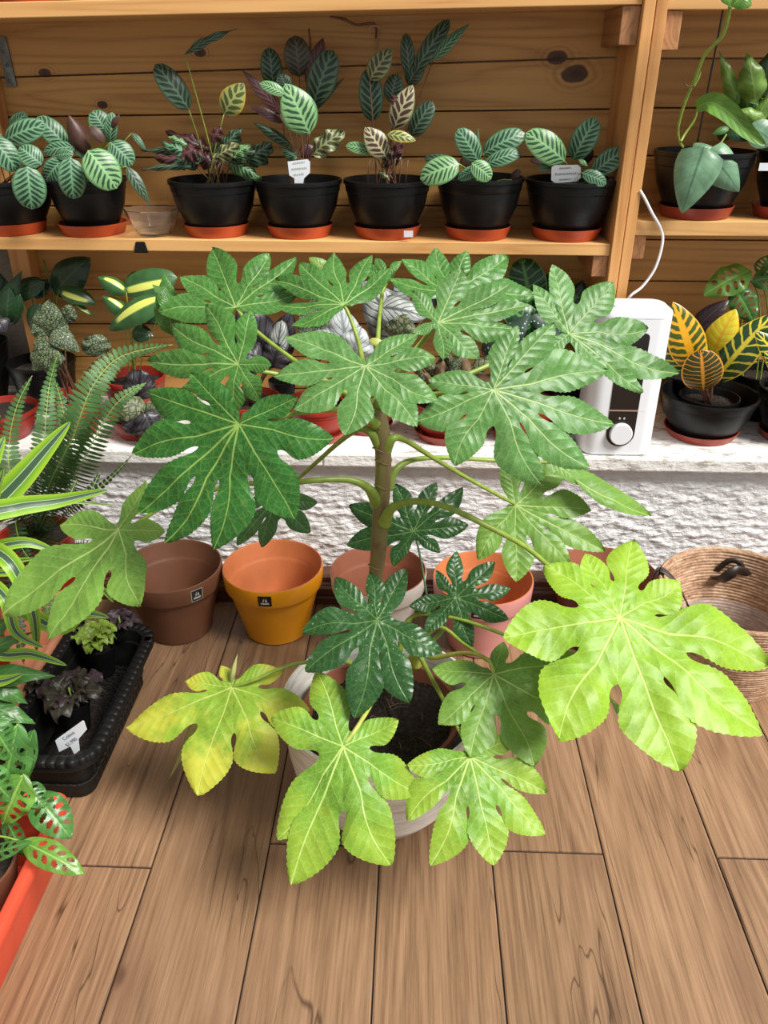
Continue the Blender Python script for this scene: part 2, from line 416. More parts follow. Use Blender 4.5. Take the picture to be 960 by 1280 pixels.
# ---------------------------------------------------------------- other materials
M['black'] = plain('black_plastic', (.006, .0062, .0065), .36, .15, 25, .05, spec=.28)
M['black_m'] = plain('black_matt_plastic', (.007, .007, .007), .5, .2, 30, .1, spec=.25)
M['saucer'] = plain('orange_red_plastic', (.50, .075, .022), .42, .1, 12)
M['saucer_d'] = plain('brick_red_plastic', (.33, .045, .025), .42, .1, 12)
M['redpot'] = plain('red_plastic_pot', (.30, .022, .010), .4, .15, 14)
M['trough_red'] = plain('coral_red_plastic', (.72, .085, .040), .45, .08, 10)
M['brownpot'] = plain('brown_clay_plastic', (.155, .060, .030), .5, .08, 12)
M['terra_in'] = plain('terracotta_inside', (.52, .155, .050), .6, .12, 9)
M['yellowpot'] = plain('amber_glaze', (.72, .285, .006), .38, .06, 8)
M['creampot'] = plain('cream_glaze', (.60, .55, .50), .4, .06, 10)
M['pinkpot'] = plain('dusty_pink_glaze', (.55, .235, .215), .42, .06, 10)
M['darkredpot'] = plain('wine_red_glaze', (.10, .012, .012), .4, .1, 10)
M['redbrown_in'] = plain('redbrown_inside', (.26, .085, .045), .55, .1, 10)
M['white_pl'] = plain('white_plastic', (.80, .82, .86), .3, .01, 10)
M['tagwhite'] = plain('white_tag', (.74, .78, .82), .5, .03, 20)
M['taggrey'] = plain('grey_tag', (.45, .46, .47), .45, .05, 20)
M['ink'] = plain('grey_ink', (.16, .16, .20), .7, .05, 20)
M['ink_w'] = plain('pale_ink', (.45, .45, .42), .7, .05, 20)
M['metal'] = plain('zinc_metal', (.20, .23, .22), .45, .2, 60, .1, metal=.7)
M['wire'] = plain('black_wire', (.008, .008, .008), .5, .1, 20)
M['cord'] = plain('white_cable', (.78, .78, .80), .4, .02, 20)
M['copper'] = plain('copper_strip', (.55, .36, .28), .35, .05, 20, metal=.4)
M['window'] = plain('smoked_window', (.012, .010, .010), .12, .1, 20)
M['leather'] = plain('dark_leather', (.028, .018, .014), .45, .15, 60, .2)
M['pebble'] = plain('pale_pebbles', (.42, .40, .36), .7, .2, 60)
M['salmon'] = plain('salmon_plastic', (.58, .24, .13), .5, .08, 12)
def soil_mat():
    t = NT('dark_soil'); v = t.coord()
    a = t.noise(v, 90, 5, .7); b = t.voro(v, 130)
    c = t.ramp(a, [(.35, (.006, .004, .003)), (.55, (.028, .016, .010)), (.74, (.09, .055, .035))])
    return t.fin(c, .9, t.bump(t.math('ADD', a, b), 1.0, .008))
M['soil'] = soil_mat()
def plaster_mat(name, light, dark, streak):
    t = NT(name); v = t.coord('Object')
    v2 = t.coord('Object', scale=(1, 1, 2.4), rot=(0, R(6), 0))
    a = t.noise(v2, 26, 6, .6, .5); b = t.noise(v, 120, 4, .6); g = t.noise(v, 3, 4)
    c = t.ramp(t.math('ADD', t.math('MULTIPLY', g, .6), t.math('MULTIPLY', a, .4)), [(.3, dark), (.6, light)])
    h = t.math('ADD', t.math('MULTIPLY', a, 1.0), t.math('MULTIPLY', b, .25))
    return t.fin(c, .85, t.bump(h, streak, .012))
M['plaster'] = plaster_mat('white_roughcast', (.80, .79, .80), (.70, .69, .70), .9)
M['plaster_g'] = plaster_mat('grey_plaster', (.34, .30, .26), (.22, .19, .16), .5)
def ledge_mat():
    t = NT('worn_white_ledge'); v = t.coord('Object')
    v2 = t.coord('Object', scale=(.6, 1.5, 2.0))
    a = t.noise(v2, 26, 6, .72); g = t.noise(t.coord('Object', scale=(.5, 1, 1)), 5, 3)
    m = t.math('MULTIPLY', t.step(a, .56, .04), t.step(g, .47, .06))
    c = t.mix(m, (.80, .785, .76), (.36, .32, .28))
    fine = t.noise(v, 60, 5)
    c = t.mix(t.math('MULTIPLY', fine, .3), c, (.62, .58, .52))
    return t.fin(c, .8, t.bump(t.math('ADD', a, fine), .6, .006))
M['ledge'] = ledge_mat()
KN = [(P(x, y, 2.42), r) for x, y, r in ((719, 92, .021), (128, 131, .009), (56, 91, .011), (697, 72, .016), (476, 178, .006), (250, 66, .010), (905, 170, .012))]
M['pine'] = wood_board('pine_board', (.64, .345, .100), (.37, .160, .036), knots=False, knots_at=[(p.x, p.z-.48, r) for p, r in KN])
M['pine_shelf'] = wood_board('pine_shelf', (.74, .42, .155), (.52, .24, .07), knots=False)
M['pine_post'] = wood_board('pine_post', (.70, .36, .12), (.42, .16, .042), 'z', knots=False)
M['pine_block'] = wood_board('pine_block', (.52, .25, .10), (.26, .10, .035), 'y', 2.0, knots=False)
def floor_mat():
    t = NT('oak_laminate'); rv = t.rand()
    off = t.n('ShaderNodeCombineXYZ'); t.put(off.inputs[0], t.math('MULTIPLY', rv, 31.0)); t.put(off.inputs[1], t.math('MULTIPLY', rv, 57.0))
    ad = t.n('ShaderNodeVectorMath', operation='ADD'); t.put(ad.inputs[0], t.coord('Object')); t.put(ad.inputs[1], off.outputs[0])
    def mp(s):
        m = t.n('ShaderNodeMapping'); t.put(m.inputs[0], ad.outputs[0]); m.inputs[3].default_value = s; return m.outputs[0]
    n1 = t.noise(mp((7, .55, 1)), 1.0, 1, .4, .3)
    ring = t.math('ABSOLUTE', t.math('SUBTRACT', t.math('FRACT', t.math('MULTIPLY', n1, 14.0)), .5))
    fine = t.noise(mp((230, 5, 1)), 1.0, 4, .7)
    blot = t.noise(mp((5, 1.6, 1)), 1.2, 3, .55)
    f = t.math('ADD', t.math('ADD', t.math('MULTIPLY', ring, .26), t.math('MULTIPLY', fine, .70)), t.math('ADD', t.math('MULTIPLY', blot, .3), t.math('MULTIPLY', t.noise(mp((70, 1.3, 1)), 1.0, 2, .5), .24)))
    c = t.ramp(f, [(.41, (.065, .032, .017)), (.56, (.17, .094, .050)), (.67, (.235, .134, .072)), (.90, (.35, .21, .118))])
    # cracks and knots, long along the board
    ck = t.noise(mp((16, 1.5, 1)), 1.0, 2, .4, 1.2)
    crack = t.math('SUBTRACT', 1.0, t.step(t.math('ABSOLUTE', t.math('SUBTRACT', ck, .5)), .006, .008))
    gate = t.step(t.noise(mp((4, 2.4, 1)), 1.0, 1), .55, .06)
    c = t.mix(t.math('MULTIPLY', t.math('MULTIPLY', crack, gate), .85), c, (.05, .022, .012))
    vd = t.voro(mp((5.5, 2.6, 1)), 1.0)
    c = t.mix(t.math('SUBTRACT', 1.0, t.step(vd, .05, .03)), c, (.07, .032, .018))
    c = t.mix(t.math('MULTIPLY', t.math('SUBTRACT', 1.0, t.step(vd, .17, .12)), .5), c, (.15, .075, .04))
    hsv = t.n('ShaderNodeHueSaturation'); t.put(hsv.inputs['Color'], c)
    t.put(hsv.inputs['Value'], t.math('ADD', t.math('MULTIPLY', rv, .2), .92))
    return t.fin(hsv.outputs[0], .42, t.bump(f, .12, .001))
M['floor'] = floor_mat()
M['joint'] = plain('dark_joint', (.012, .007, .005), .8, .1, 20)
M['skirt'] = wood_board('brown_skirting', (.14, .055, .028), (.055, .020, .012), knots=False, rough=.35)
def basket_mat():
    t = NT('seagrass_rope'); v = t.coord('Object', scale=(1, 1, 6))
    a = t.noise(v, 22, 4, .6); b = t.noise(t.coord('Object'), 120, 3)
    c = t.ramp(t.math('ADD', t.math('MULTIPLY', a, .7), t.math('MULTIPLY', b, .3)), [(.36, (.20, .105, .06)), (.5, (.42, .25, .15)), (.66, (.62, .44, .30))])
    return t.fin(c, .8, t.bump(b, .6, .003))
M['rope'] = basket_mat()
def planter_mat():
    t = NT('ridged_white_planter'); v = t.coord('Object', scale=(1, 1, 9))
    a = t.noise(v, 12, 3, .6)
    c = t.ramp(a, [(.35, (.58, .53, .47)), (.6, (.80, .78, .74))])
    return t.fin(c, .45)
M['planter'] = planter_mat()
def glass_mat(name, col, rough, alpha):
    t = NT(name); t.fin(col, rough); t.b.inputs['Transmission Weight'].default_value = .97
    t.b.inputs['IOR'].default_value = 1.3; t.b.inputs['Alpha'].default_value = alpha
    return t.m
M['glass'] = glass_mat('cut_glass', (.97, .98, .97), .03, 1.0)
M['film'] = glass_mat('plastic_lining', (.80, .82, .86), .25, .32)
M['film'].node_tree.nodes['Principled BSDF'].inputs['Transmission Weight'].default_value = .45
# ================================================================ the setting
from mathutils import noise as mnoise
YW, YL, ZL = 2.03, 2.00, 0.48          # parapet face, ledge lip front, ledge top
YF, YB = 2.20, 2.42                    # shelf fronts, back boards
# floor: base slab plus planks
fl = box('floor', -1.9, 1.9, -0.6, YW + .02, -0.04, -0.004, M['joint']); tag(fl, kind='structure')
PW = 0.2285
x0 = G(474, 1075).x - 6 * PW
cols = []
for i in range(13):
    xa = x0 + i * PW; xb = xa + PW
    even = (i % 2 == 1)
    js = [-0.6, 1.112, YW] if even else [-0.6, 0.42, YW]
    if i == 3: js = [-0.6, 1.045, YW]
    cols.append((xa, xb, js))
for xa, xb, js in cols:
    for a, b in zip(js[:-1], js[1:]):
        g = .0016; e = .003
        h = .0024; k_ = .0006
        v = [(xa+g, a+h, -.004), (xb-g, a+h, -.004), (xb-g, b-h, -.004), (xa+g, b-h, -.004),
             (xa+g, a+h, -.0016), (xb-g, a+h, -.0016), (xb-g, b-h, -.0016), (xa+g, b-h, -.0016),
             (xa+g+e, a+h+k_, 0), (xb-g-e, a+h+k_, 0), (xb-g-e, b-h-k_, 0), (xa+g+e, b-h-k_, 0)]
        f = [(8,9,10,11)] + [(k, (k+1) % 4, 4+(k+1) % 4, 4+k) for k in range(4)] + [(4+k, 4+(k+1) % 4, 8+(k+1) % 4, 8+k) for k in range(4)]
        me_o = obj('plank', v, f, M['floor'], smooth=False, at=((xa+xb)/2, (a+b)/2, 0))
        me_o.parent = fl; me_o.location = Vector(me_o.location) - fl.location
# low parapet wall with real roughcast relief
def rough_wall():
    nx, nz = 620, 110; x_a, x_b = -1.3, 1.3
    from mathutils import noise as mn
    vs, fs = [], []
    for j in range(nz + 1):
        for i in range(nx + 1):
            x = x_a + (x_b-x_a)*i/nx; z = (ZL-.04)*j/nz
            s = (x + .12*z)
            h = mn.fractal(Vector((s*22, 3.1, z*60)), .8, 2.1, 3)
            h2 = mn.noise(Vector((s*75, 7.7, z*120)))
            h = max(-.3, min(.9, h)); 
            vs.append((x, YW - .0050*h - .0022*h2, z))
    for j in range(nz):
        for i in range(nx):
            a = j*(nx+1)+i
            fs.append((a, a+1, a+nx+2, a+nx+1))
    b = len(vs); vs += [(x_a, YW+.10, 0), (x_b, YW+.10, 0), (x_b, YW+.10, ZL-.04), (x_a, YW+.10, ZL-.04)]
    fs += [(b+1, b, b+3, b+2)]
    return vs, fs
v, f = rough_wall()
tag(obj('wall_low', v, f, M['plaster'], at=(0, YW, 0)), kind='structure')
led = box('trim_1', -1.9, 1.9, YL, 2.52, ZL-.042, ZL, M['ledge'], bev=.006); tag(led, kind='structure')
box('joint_line', G(405,560,ZL).x, G(405,560,ZL).x+.004, YL-.001, YL+.012, ZL-.04, ZL-.002, M['plaster_g'], led)
tag(box('wall_left_light_block', -1.62, -1.50, -0.6, 2.58, -.04, 2.4, M['plaster_g']), kind='structure')  # unseen side wall, added to block sky light from the left
tag(box('wall_back', -1.9, 1.9, 2.50, 2.58, ZL, 2.4, M['plaster_g']), kind='structure')
# skirting: three stepped mouldings
def skirt_vf():
    pr = [(1.962,0),(1.962,.022),(1.968,.027),(1.968,.031),(1.962,.036),(1.962,.056),(1.970,.062),(1.970,.066),(1.975,.070),(1.975,.088),(1.985,.094),(2.028,.094),(2.028,0)]
    vs = [(-1.9, y, z) for y, z in pr] + [(1.9, y, z) for y, z in pr]; n = len(pr)
    fs = [(k, k+n, (k+1) % n + n, (k+1) % n) for k in range(n)] + [tuple(range(n)), tuple(range(n, 2*n))[::-1]]
    return vs, fs
v, f = skirt_vf()
tag(obj('baseboard_back', v, f, M['skirt'], smooth=False, at=(0, 1.99, 0)), kind='structure')

# ================================================================ the pine shelving
shelf = thing('plant_shelf', 'pine plank shelving with knotty back boards and upright post above the white ledge', 'shelf', (0, 2.3, ZL))
XP = P(788, 200, YF).x                      # post centre line
def slab(name, pts_front, y0, y1, mat, bev=.002):
    """pts_front: four (x,z) corners of the front face, counter-clockwise from lower left"""
    v = [(x, y0, z) for x, z in pts_front] + [(x, y1, z) for x, z in pts_front]
    f = [(0,1,2,3), (7,6,5,4), (0,4,5,1), (1,5,6,2), (2,6,7,3), (3,7,4,0)]
    o = obj(name, v, f, mat, shelf, smooth=False)
    if bev: bevel(o, bev)
    return o
def pz(x, y, Y): return P(x, y, Y).z
XL = P(-40, 200, YB).x; XPB = P(800, 150, YB).x
def zline(ya, yb, X, Y=YB, xa=0, xb=790):
    A = P(xa, ya, Y); B = P(xb, yb, Y)
    return A.z + (B.z-A.z)*(X-A.x)/(B.x-A.x)
joints = [(-60, -70), (16, -2), (97, 71), (146.5, 136), (197, 196), (258, 257), (312, 312), (362, 362), (405, 405), (446, 446), (486, 486), (520, 520)]
XB0 = XL - .15
for k in range(len(joints)-1):
    (a0, a1), (b0, b1) = joints[k], joints[k+1]
    lo = k >= 6
    xs = P(45, 330, YB).x if lo else XB0
    g = .0018
    z = [zline(b0, b1, xs)+g, zline(b0, b1, XPB)+g, zline(a0, a1, XPB)-g, zline(a0, a1, xs)-g]
    z = [max(q, ZL+.001) for q in z]
    if z[3]-z[0] < .01: continue
    slab('back_board', [(xs, z[0]), (XPB, z[1]), (XPB, z[2]), (xs, z[3])], YB + rnd.uniform(0, .003), YB+.022, M['pine'])
XR = 1.35
for a, b in [(-60, 12), (12, 73), (73, 135), (135, 195), (195, 300), (300, 352), (352, 402), (402, 450), (450, 505)]:
    za, zb = pz(870, a, YB), pz(870, b, YB)
    slab('back_board', [(XPB+.001, max(zb+.0018, ZL+.001)), (XR, max(zb+.0018, ZL+.001)), (XR, za-.0018), (XPB+.001, za-.0018)], YB + rnd.uniform(0, .003), YB+.022, M['pine'])
# posts
zt = 1.78
xa, xb = P(775, 320, YF).x, P(794, 320, YF).x
pw = .056
xc = P(786.5, 240, YF).x
slab('post', [(xc-pw/2, ZL+.0005), (xc-.001, ZL+.0005), (xc-.001, zt), (xc-pw/2, zt)], YF-.012, YB-.001, M['pine_post'])
slab('post', [(xc+.001, ZL+.0005), (xc+pw/2, ZL+.0005), (xc+pw/2, zt), (xc+.001, zt)], YF-.010, YB-.001, M['pine_post'])
xl = P(6, 165, YB-.05).x
slab('post', [(xl-.06, ZL+.0005), (xl-.004, ZL+.0005), (xl-.004, zt), (xl-.06, zt)], YB-.06, YB-.002, M['pine_post'])
# shelf boards
zs1a, zs1b = pz(0, 23, YF), pz(800, 5.5, YF)          # upper shelf under-edge
XA, XE = XB0, xc-pw/2-.001
def zs1(X):
    A, B = P(0, 23, YF), P(800, 5.5, YF); return A.z + (B.z-A.z)*(X-A.x)/(B.x-A.x)
slab('shelf_board', [(XA, zs1(XA)), (XE, zs1(XE)), (XE, zs1(XE)+.033), (XA, zs1(XA)+.033)], YF, YB-.001, M['pine_shelf'])
def zs2(X):
    A, B = P(0, 312, YF), P(765, 320, YF); return A.z + (B.z-A.z)*(X-A.x)/(B.x-A.x)
slab('shelf_board', [(XA, zs2(XA)), (XE, zs2(XE)), (XE, zs2(XE)+.031), (XA, zs2(XA)+.031)], YF, YB-.001, M['pine_shelf'])
ZS2 = zs2(-.2)+.031
XQ = xc+pw/2+.001
zr = pz(880, 295, YF); slab('shelf_board', [(XQ, zr), (XR, zr), (XR, zr+.036), (XQ, zr+.036)], YF, YB-.001, M['pine_shelf'])
ZSR = zr+.036
zr1 = pz(880, 12, YF); slab('shelf_board', [(XQ, zr1), (XR, zr1), (XR, zr1+.036), (XQ, zr1+.036)], YF, YB-.001, M['pine_shelf'])
def block(x, ya, yb, w, side):
    za, zb = pz(x, yb, YF+.01), pz(x, ya, YF+.01)
    X = (xc-pw/2-.001-w, xc-pw/2-.001) if side < 0 else (XQ, XQ+w)
    slab('support_block', [(X[0], za), (X[1], za), (X[1], zb), (X[0], zb)], YF+.008, YB-.002, M['pine_block'])
def fixblock(side, ztop, h, w): 
    X = (xc-pw/2-.001-w, xc-pw/2-.001) if side < 0 else (XQ, XQ+w)
    slab('support_block', [(X[0], ztop-h), (X[1], ztop-h), (X[1], ztop), (X[0], ztop)], YF+.008, YB-.002, M['pine_block'])
fixblock(-1, zs1(XE)-.001, .080, .042); fixblock(1, zr1-.001, .080, .040)
fixblock(-1, zs2(XE)-.001, .055, .040); fixblock(1, zr-.001, .060, .034)
# zinc strap at the left, black clip on the shelf front, twig and hook below the upper board
v, f = [], []
a, b = P(1, 46, YB-.005), P(15, 108, YB-.005)
for (p, q) in ((a, 0), (b, 0)):
    v += [(p.x-.013, YB-.006, p.z), (p.x+.013, YB-.006, p.z), (p.x+.013, YB-.001, p.z), (p.x-.013, YB-.001, p.z)]
f = [(0,1,5,4), (1,2,6,5), (2,3,7,6), (3,0,4,7), (0,3,2,1), (4,5,6,7)]
br = obj('metal_bracket', v, f, M['metal'], shelf, smooth=False)
for x, y in ((5, 64), (9, 82), (13, 101)):
    c = P(x, y, YB-.006); s, q = lathe_vf([(.0045, 0), (.0045, .002), (.002, .003)], (0,0,0), 10)
    s = [(c.x+i, c.y-k+.001, c.z+j) for i, j, k in s]; obj('screw', s, q, M['metal'], br)
c = P(176, 308, YF); v = [(c.x-.020, YF-.006, zs2(c.x)-.004), (c.x+.020, YF-.006, zs2(c.x)-.004), (c.x+.013, YF-.006, zs2(c.x)+.025), (c.x-.011, YF-.006, zs2(c.x)+.025)]
v += [(x, YF-.0005, z) for x, y, z in v]; o = obj('clip', v, [(0,1,2,3),(7,6,5,4),(0,4,5,1),(1,5,6,2),(2,6,7,3),(3,7,4,0)], M['black'], shelf, smooth=False); bevel(o, .002)
tube('twig', [P(412, 21, YB-.05), P(430, 24, YB-.05), P(446, 31, YB-.04), P(468, 30, YB-.03), P(470, 48, YB-.01)], [.002, .004, .003, .003, .002], M['petiole_b'], shelf, 6)
tube('hook', [P(461, 37, YB-.03), P(466, 32, YB-.03), P(474, 35, YB-.03), P(473, 43, YB-.02), P(470, 62, YB-.004)], .0022, M['copper'], shelf, 6)

# ================================================================ leaf and plant makers
def simple_leaf(name, base, tip, wpx, mat, parent, Y=None, arch=.12, shape='ovate', curl=.08, twist=0.0, ns=14, nc=3, dY=0.0, wavy=0.0, holes=False, face=None, pw_=None):
    """a leaf blade from base to tip; base/tip are points; half width in metres from its pixel width"""
    b3 = Vector(base); t3 = Vector(tip); ax = t3 - b3; L = ax.length
    mid = (b3+t3)/2; W = wpx * mpp(mid) / 2
    view = (Vector((0, 0, CAMZ)) - mid).normalized()
    n0 = face if face is not None else (view + Vector((0, 0, .35))).normalized()
    a = ax.normalized(); side = a.cross(n0).normalized(); n = side.cross(a).normalized()
    if twist: side = Matrix.Rotation(twist, 3, a) @ side; n = Matrix.Rotation(twist, 3, a) @ n
    # widen so that its projected width stays as asked
    vs, uv, fs = [], [], []
    ph = rnd.uniform(0, 6)
    def hw(u):
        if shape == 'ovate': return max(0, math.sin(math.pi*min(1, u**.80)))**.75
        if shape == 'round': return max(0, math.sin(math.pi*min(1, u**.85)))**.5
        if shape == 'lance': return max(0, math.sin(math.pi*min(1, u**.72)))**1.0
        if shape == 'oblong': return max(0, math.sin(math.pi*min(1, u**.95)))**.45
        if shape == 'heart': return max(0, math.sin(math.pi*min(1, (.12+.88*u)**.62)))**.8 if u > 0 else .3
        if shape == 'sword': return (min(1, u*4+.25))*max(0, 1-u**3.2)
        if shape == 'obov': return max(0, math.sin(math.pi*min(1, u**1.35)))**.7
    for i in range(ns+1):
        u = i/ns; h = hw(u)*W
        c = b3 + ax*u + n*(arch*L*4*u*(1-u))
        for j in range(-nc, nc+1):
            s = j/nc
            wv = wavy*W*math.sin(u*17+ph)*abs(s)**2*(1 if s > 0 else -1)
            pt = c + side*(h*s) + n*(-curl*W*2*(s*s)*(h/W if W else 0) + .25*h*abs(s)*(1-abs(s)) + wv)
            vs.append(pt); uv.append((u, .5+.5*s))
    m = 2*nc+1
    for i in range(ns):
        for j in range(m-1):
            if holes:
                uu = (i+.5)/ns; s_ = abs((j+.5-nc)/nc); x_ = uu-.10*s_; kk = math.floor(x_*6.5); sd_ = .5 if j < nc else .42
                if 1 <= kk <= 4 and ((x_*6.5-kk-.5)/.30)**2+((s_-sd_)/.27)**2 < 1: continue
            q = i*m+j
            fs.append((q, q+1, q+m+1, q+m))
    return obj(name, vs, fs, mat, parent, uv=uv)
def leafp(parent, mat, bx, by, tx, ty, w, Y, dY=0.0, **k):
    """leaf from its base and tip in the frame and its distance from the camera wall"""
    return simple_leaf('leaf', P(bx, by, Y), P(tx, ty, Y+dY), w, M[mat], parent, **k)

def palm_leaf(name, hub, tips, Y, el, az, mat, parent, sinus=.40, droop=.16, wide=1.0, narrow=None, lobe_uv=True, openang=92, lift=None):
    """palmately lobed leaf: hub and lobe tips; blade plane given by its normal's elevation and azimuth"""
    H = P(hub[0], hub[1], Y); el = R(el); az = R(az)
    n = Vector((math.sin(az)*math.cos(el), -math.cos(az)*math.cos(el), math.sin(el)))
    C0 = Vector((0, 0, CAMZ))
    e1 = Vector((1, 0, 0)) - n*n.x; e1.normalize(); e2 = n.cross(e1)
    T = []
    for (x, y) in tips:
        d = ray(x, y); den = d.dot(n)
        t = (H-C0).dot(n)/den
        q = C0 + d*t - H
        T.append((q.dot(e1), q.dot(e2)))
    T.sort(key=lambda p: math.atan2(p[1], p[0]))
    ang = [math.atan2(p[1], p[0]) for p in T]; Ls = [math.hypot(*p) for p in T]
    N = len(T); RM = sorted(Ls)[N//2]
    gaps = [(ang[(i+1) % N]-ang[i]) % (2*math.pi) for i in range(N)]
    S = []       # per gap: (point for lobe i's left, point for lobe i+1's right)
    for i in range(N):
        j = (i+1) % N
        if gaps[i] > R(openang):
            r = .10*RM
            aL = ang[i]+min(gaps[i]/2*.9, R(58)); aR = ang[j]-min(gaps[i]/2*.9, R(58))
            S.append(((r*math.cos(aL), r*math.sin(aL)), (r*math.cos(aR), r*math.sin(aR)), True))
        else:
            am = ang[i]+gaps[i]/2; r = sinus*min(Ls[i], Ls[j])*rnd.uniform(.92, 1.1)
            if gaps[i] > R(62): r *= .62
            p = (r*math.cos(am), r*math.sin(am)); S.append((p, p, False))
    vs, uv, fs = [], [], []
    n1, n2, nc = 7, 30, 4
    Rmax = max(Ls)
    for i in range(N):
        L = Ls[i]; d = (math.cos(ang[i]), math.sin(ang[i])); pp = (-d[1], d[0])
        gl, gr = gaps[i], gaps[(i-1) % N]
        SL = S[i][0]; SR = S[(i-1) % N][1]
        def loc(q): return (q[0]*d[0]+q[1]*d[1], q[0]*pp[0]+q[1]*pp[1])
        aL, bL = loc(SL); aR, bR = loc(SR); bR = -bR
        am = max(.05*L, min((aL+aR)/2, .5*L))
        gm = [min(g, R(64)) for g in (gl, gr)]
        WL, WR = [L*max(.11, min(.205, .61*math.sin(g/2)))*wide for g in gm]
        bend = rnd.uniform(-.055, .055)*L
        tw = rnd.uniform(-.03, .03)*L; dr_l = rnd.uniform(.8, 1.25); ph = rnd.uniform(0, 6.28)
        off = len(vs); rows = n1+n2+1
        for k in range(rows):
            if k <= n1:
                f_ = k/n1; ma = am*f_; eL = (aL*f_, bL*f_); eR = (aR*f_, -bR*f_); v = 0
            else:
                v = (k-n1)/n2; ma = am+(L-am)*v
                def edge(a_s, b_s, W, sgn):
                    a = a_s+(L-a_s)*v; q = v**.92
                    core = math.sin(math.pi*q)
                    sh = core**1.7 if q < .5 else core**.78
                    b = b_s*(1-v)**3.2+max(0, W-b_s*.12)*sh
                    if .22 < v < .97: b += (.0062*L if k % 2 == 0 else -.0015*L)*wide
                    return (a, sgn*b)
                eL = edge(aL, bL, WL, 1); eR = edge(aR, bR, WR, -1)
            for j in range(-nc, nc+1):
                s = j/nc; E = eL if s >= 0 else eR; q = abs(s)
                a = ma+(E[0]-ma)*q; b = E[1]*q
                b2 = b+bend*math.sin(math.pi*v)
                x = a*d[0]+b2*pp[0]; y = a*d[1]+b2*pp[1]
                r = math.hypot(x, y)
                hgt = .055*abs(E[1])*math.sin(math.pi*q)+abs(E[1])*.10*q*(1-(1-v)**2) - (.0 if k <= n1 else .07*abs(E[1])*q*q)
                hgt += .024*L*q*q*math.sin(7*a/L+ph)*v + tw*s*v
                pt = H+e1*x+e2*y+n*hgt
                vd = (pt-C0).normalized()
                pt = pt+n*(mnoise.noise(pt*11)*.012+mnoise.noise(pt*32)*.0035)*min(1, r/(.3*RM))
                pt = pt+vd*(droop*RM*(r/RM)**2*(1+(dr_l-1)*v)*.5)
                vs.append(pt); uv.append((a/L, .5+b/L))
        m = 2*nc+1
        for k in range(rows-1):
            for j in range(m-1):
                q = off+k*m+j
                fs.append((q, q+m, q+m+1, q+1))
    return obj(name, vs, fs, M[mat], parent, uv=uv)
# ================================================================ the big fatsia
fc = G(476, 873, .27); fc.z = 0
pl_prof = [(0, .004), (.11, .004), (.125, .0), (.135, .004), (.165, .05), (.185, .11), (.195, .17), (.199, .235), (.203, .262), (.205, .27), (.199, .272), (.195, .262), (.190, .235), (.17, .10), (.12, .03), (0, .028)]
full = []
for k in range(len(pl_prof)-1):
    (r0, z0), (r1, z1) = pl_prof[k], pl_prof[k+1]
    m = 8 if (k in (4, 5, 6)) else 1
    for q in range(m):
        t = q/m; full.append((r0+(r1-r0)*t+(.0013 if (q % 2 and m > 1) else 0), z0+(z1-z0)*t))
full.append(pl_prof[-1])
o = lathe('planter', full, (fc.x, fc.y, .0005), M['planter'], n=72)
tag(o, 'white ridged round planter holding the big fatsia plant', 'planter')
fat = thing('potted_fatsia', 'tall fatsia with large hand-shaped green leaves in the white planter', 'plant', (fc.x, fc.y, .032))
pf = [(.0, .034), (.105, .034), (.13, .06), (.155, .225), (.165, .228), (.165, .240), (.157, .240), (.150, .22), (.14, .19), (0, .19)]
lathe('nursery_pot', pf, (fc.x, fc.y, 0), M['redbrown_in'], fat, 48)
def disc_soil(parent, c, r, z, n=40, rings=14, amp=.006, mat='soil', name='soil'):
    from mathutils import noise as mn
    vs = [(c[0], c[1], z)]; fs = []
    for i in range(1, rings+1):
        for k in range(n):
            a = 2*math.pi*k/n; rr = r*i/rings
            x, y = rr*math.cos(a), rr*math.sin(a)
            h = amp*mn.fractal(Vector((x*60+c[0]*9, y*60, c[1]*5)), .8, 2, 3)
            vs.append((c[0]+x, c[1]+y, z+h))
    for k in range(n): fs.append((0, 1+k, 1+(k+1) % n))
    for i in range(rings-1):
        for k in range(n):
            a = 1+i*n+k; b = 1+i*n+(k+1) % n
            fs.append((a, a+n, b+n, b))
    return obj(name, vs, fs, M[mat], parent)
disc_soil(fat, (fc.x, fc.y, 0), .149, .212, 48, 20, .011)
for k in range(26):
    a = rnd.uniform(0, 6.28); r = rnd.uniform(.02, .12); x, y = fc.x+r*math.cos(a), fc.y+r*math.sin(a); b = rnd.uniform(0, 6.28); l = rnd.uniform(.01, .045)
    tube('root_scrap', [(x, y, .220), (x+l*math.cos(b)*.5, y+l*math.sin(b)*.5, .226), (x+l*math.cos(b), y+l*math.sin(b), .220)], .0009, M['dry'], fat, 4, 2)
# stem, thick with leaf scars
SY = 1.33
sp = [P(466, 850, SY), P(468, 790, SY), P(470, 722, SY), P(473, 690, SY), P(476, 640, SY), P(479, 590, SY), P(478, 548, SY), P(473, 520, SY), P(466, 500, SY), P(460, 480, SY)]
vs, fs = tube_vf(sp, [.017, .016, .0145, .0155, .0155, .0148, .0152, .016, .013, .008], 16, 8)
def stem_mat():
    t = NT('fatsia_stem'); v = t.coord('Object'); a = t.noise(v, 40, 4); b = t.noise(t.coord('Object', scale=(1, 1, .35)), 14, 2)
    c = t.ramp(b, [(.35, (.20, .19, .05)), (.5, (.17, .115, .05)), (.66, (.24, .25, .05))])
    c = t.mix(t.math('MULTIPLY', t.step(a, .62, .05), .6), c, (.11, .05, .025))
    return t.fin(c, .5, t.bump(a, .5, .003))
M['stem'] = stem_mat()
stem = obj('stem', vs, fs, M['stem'], fat)
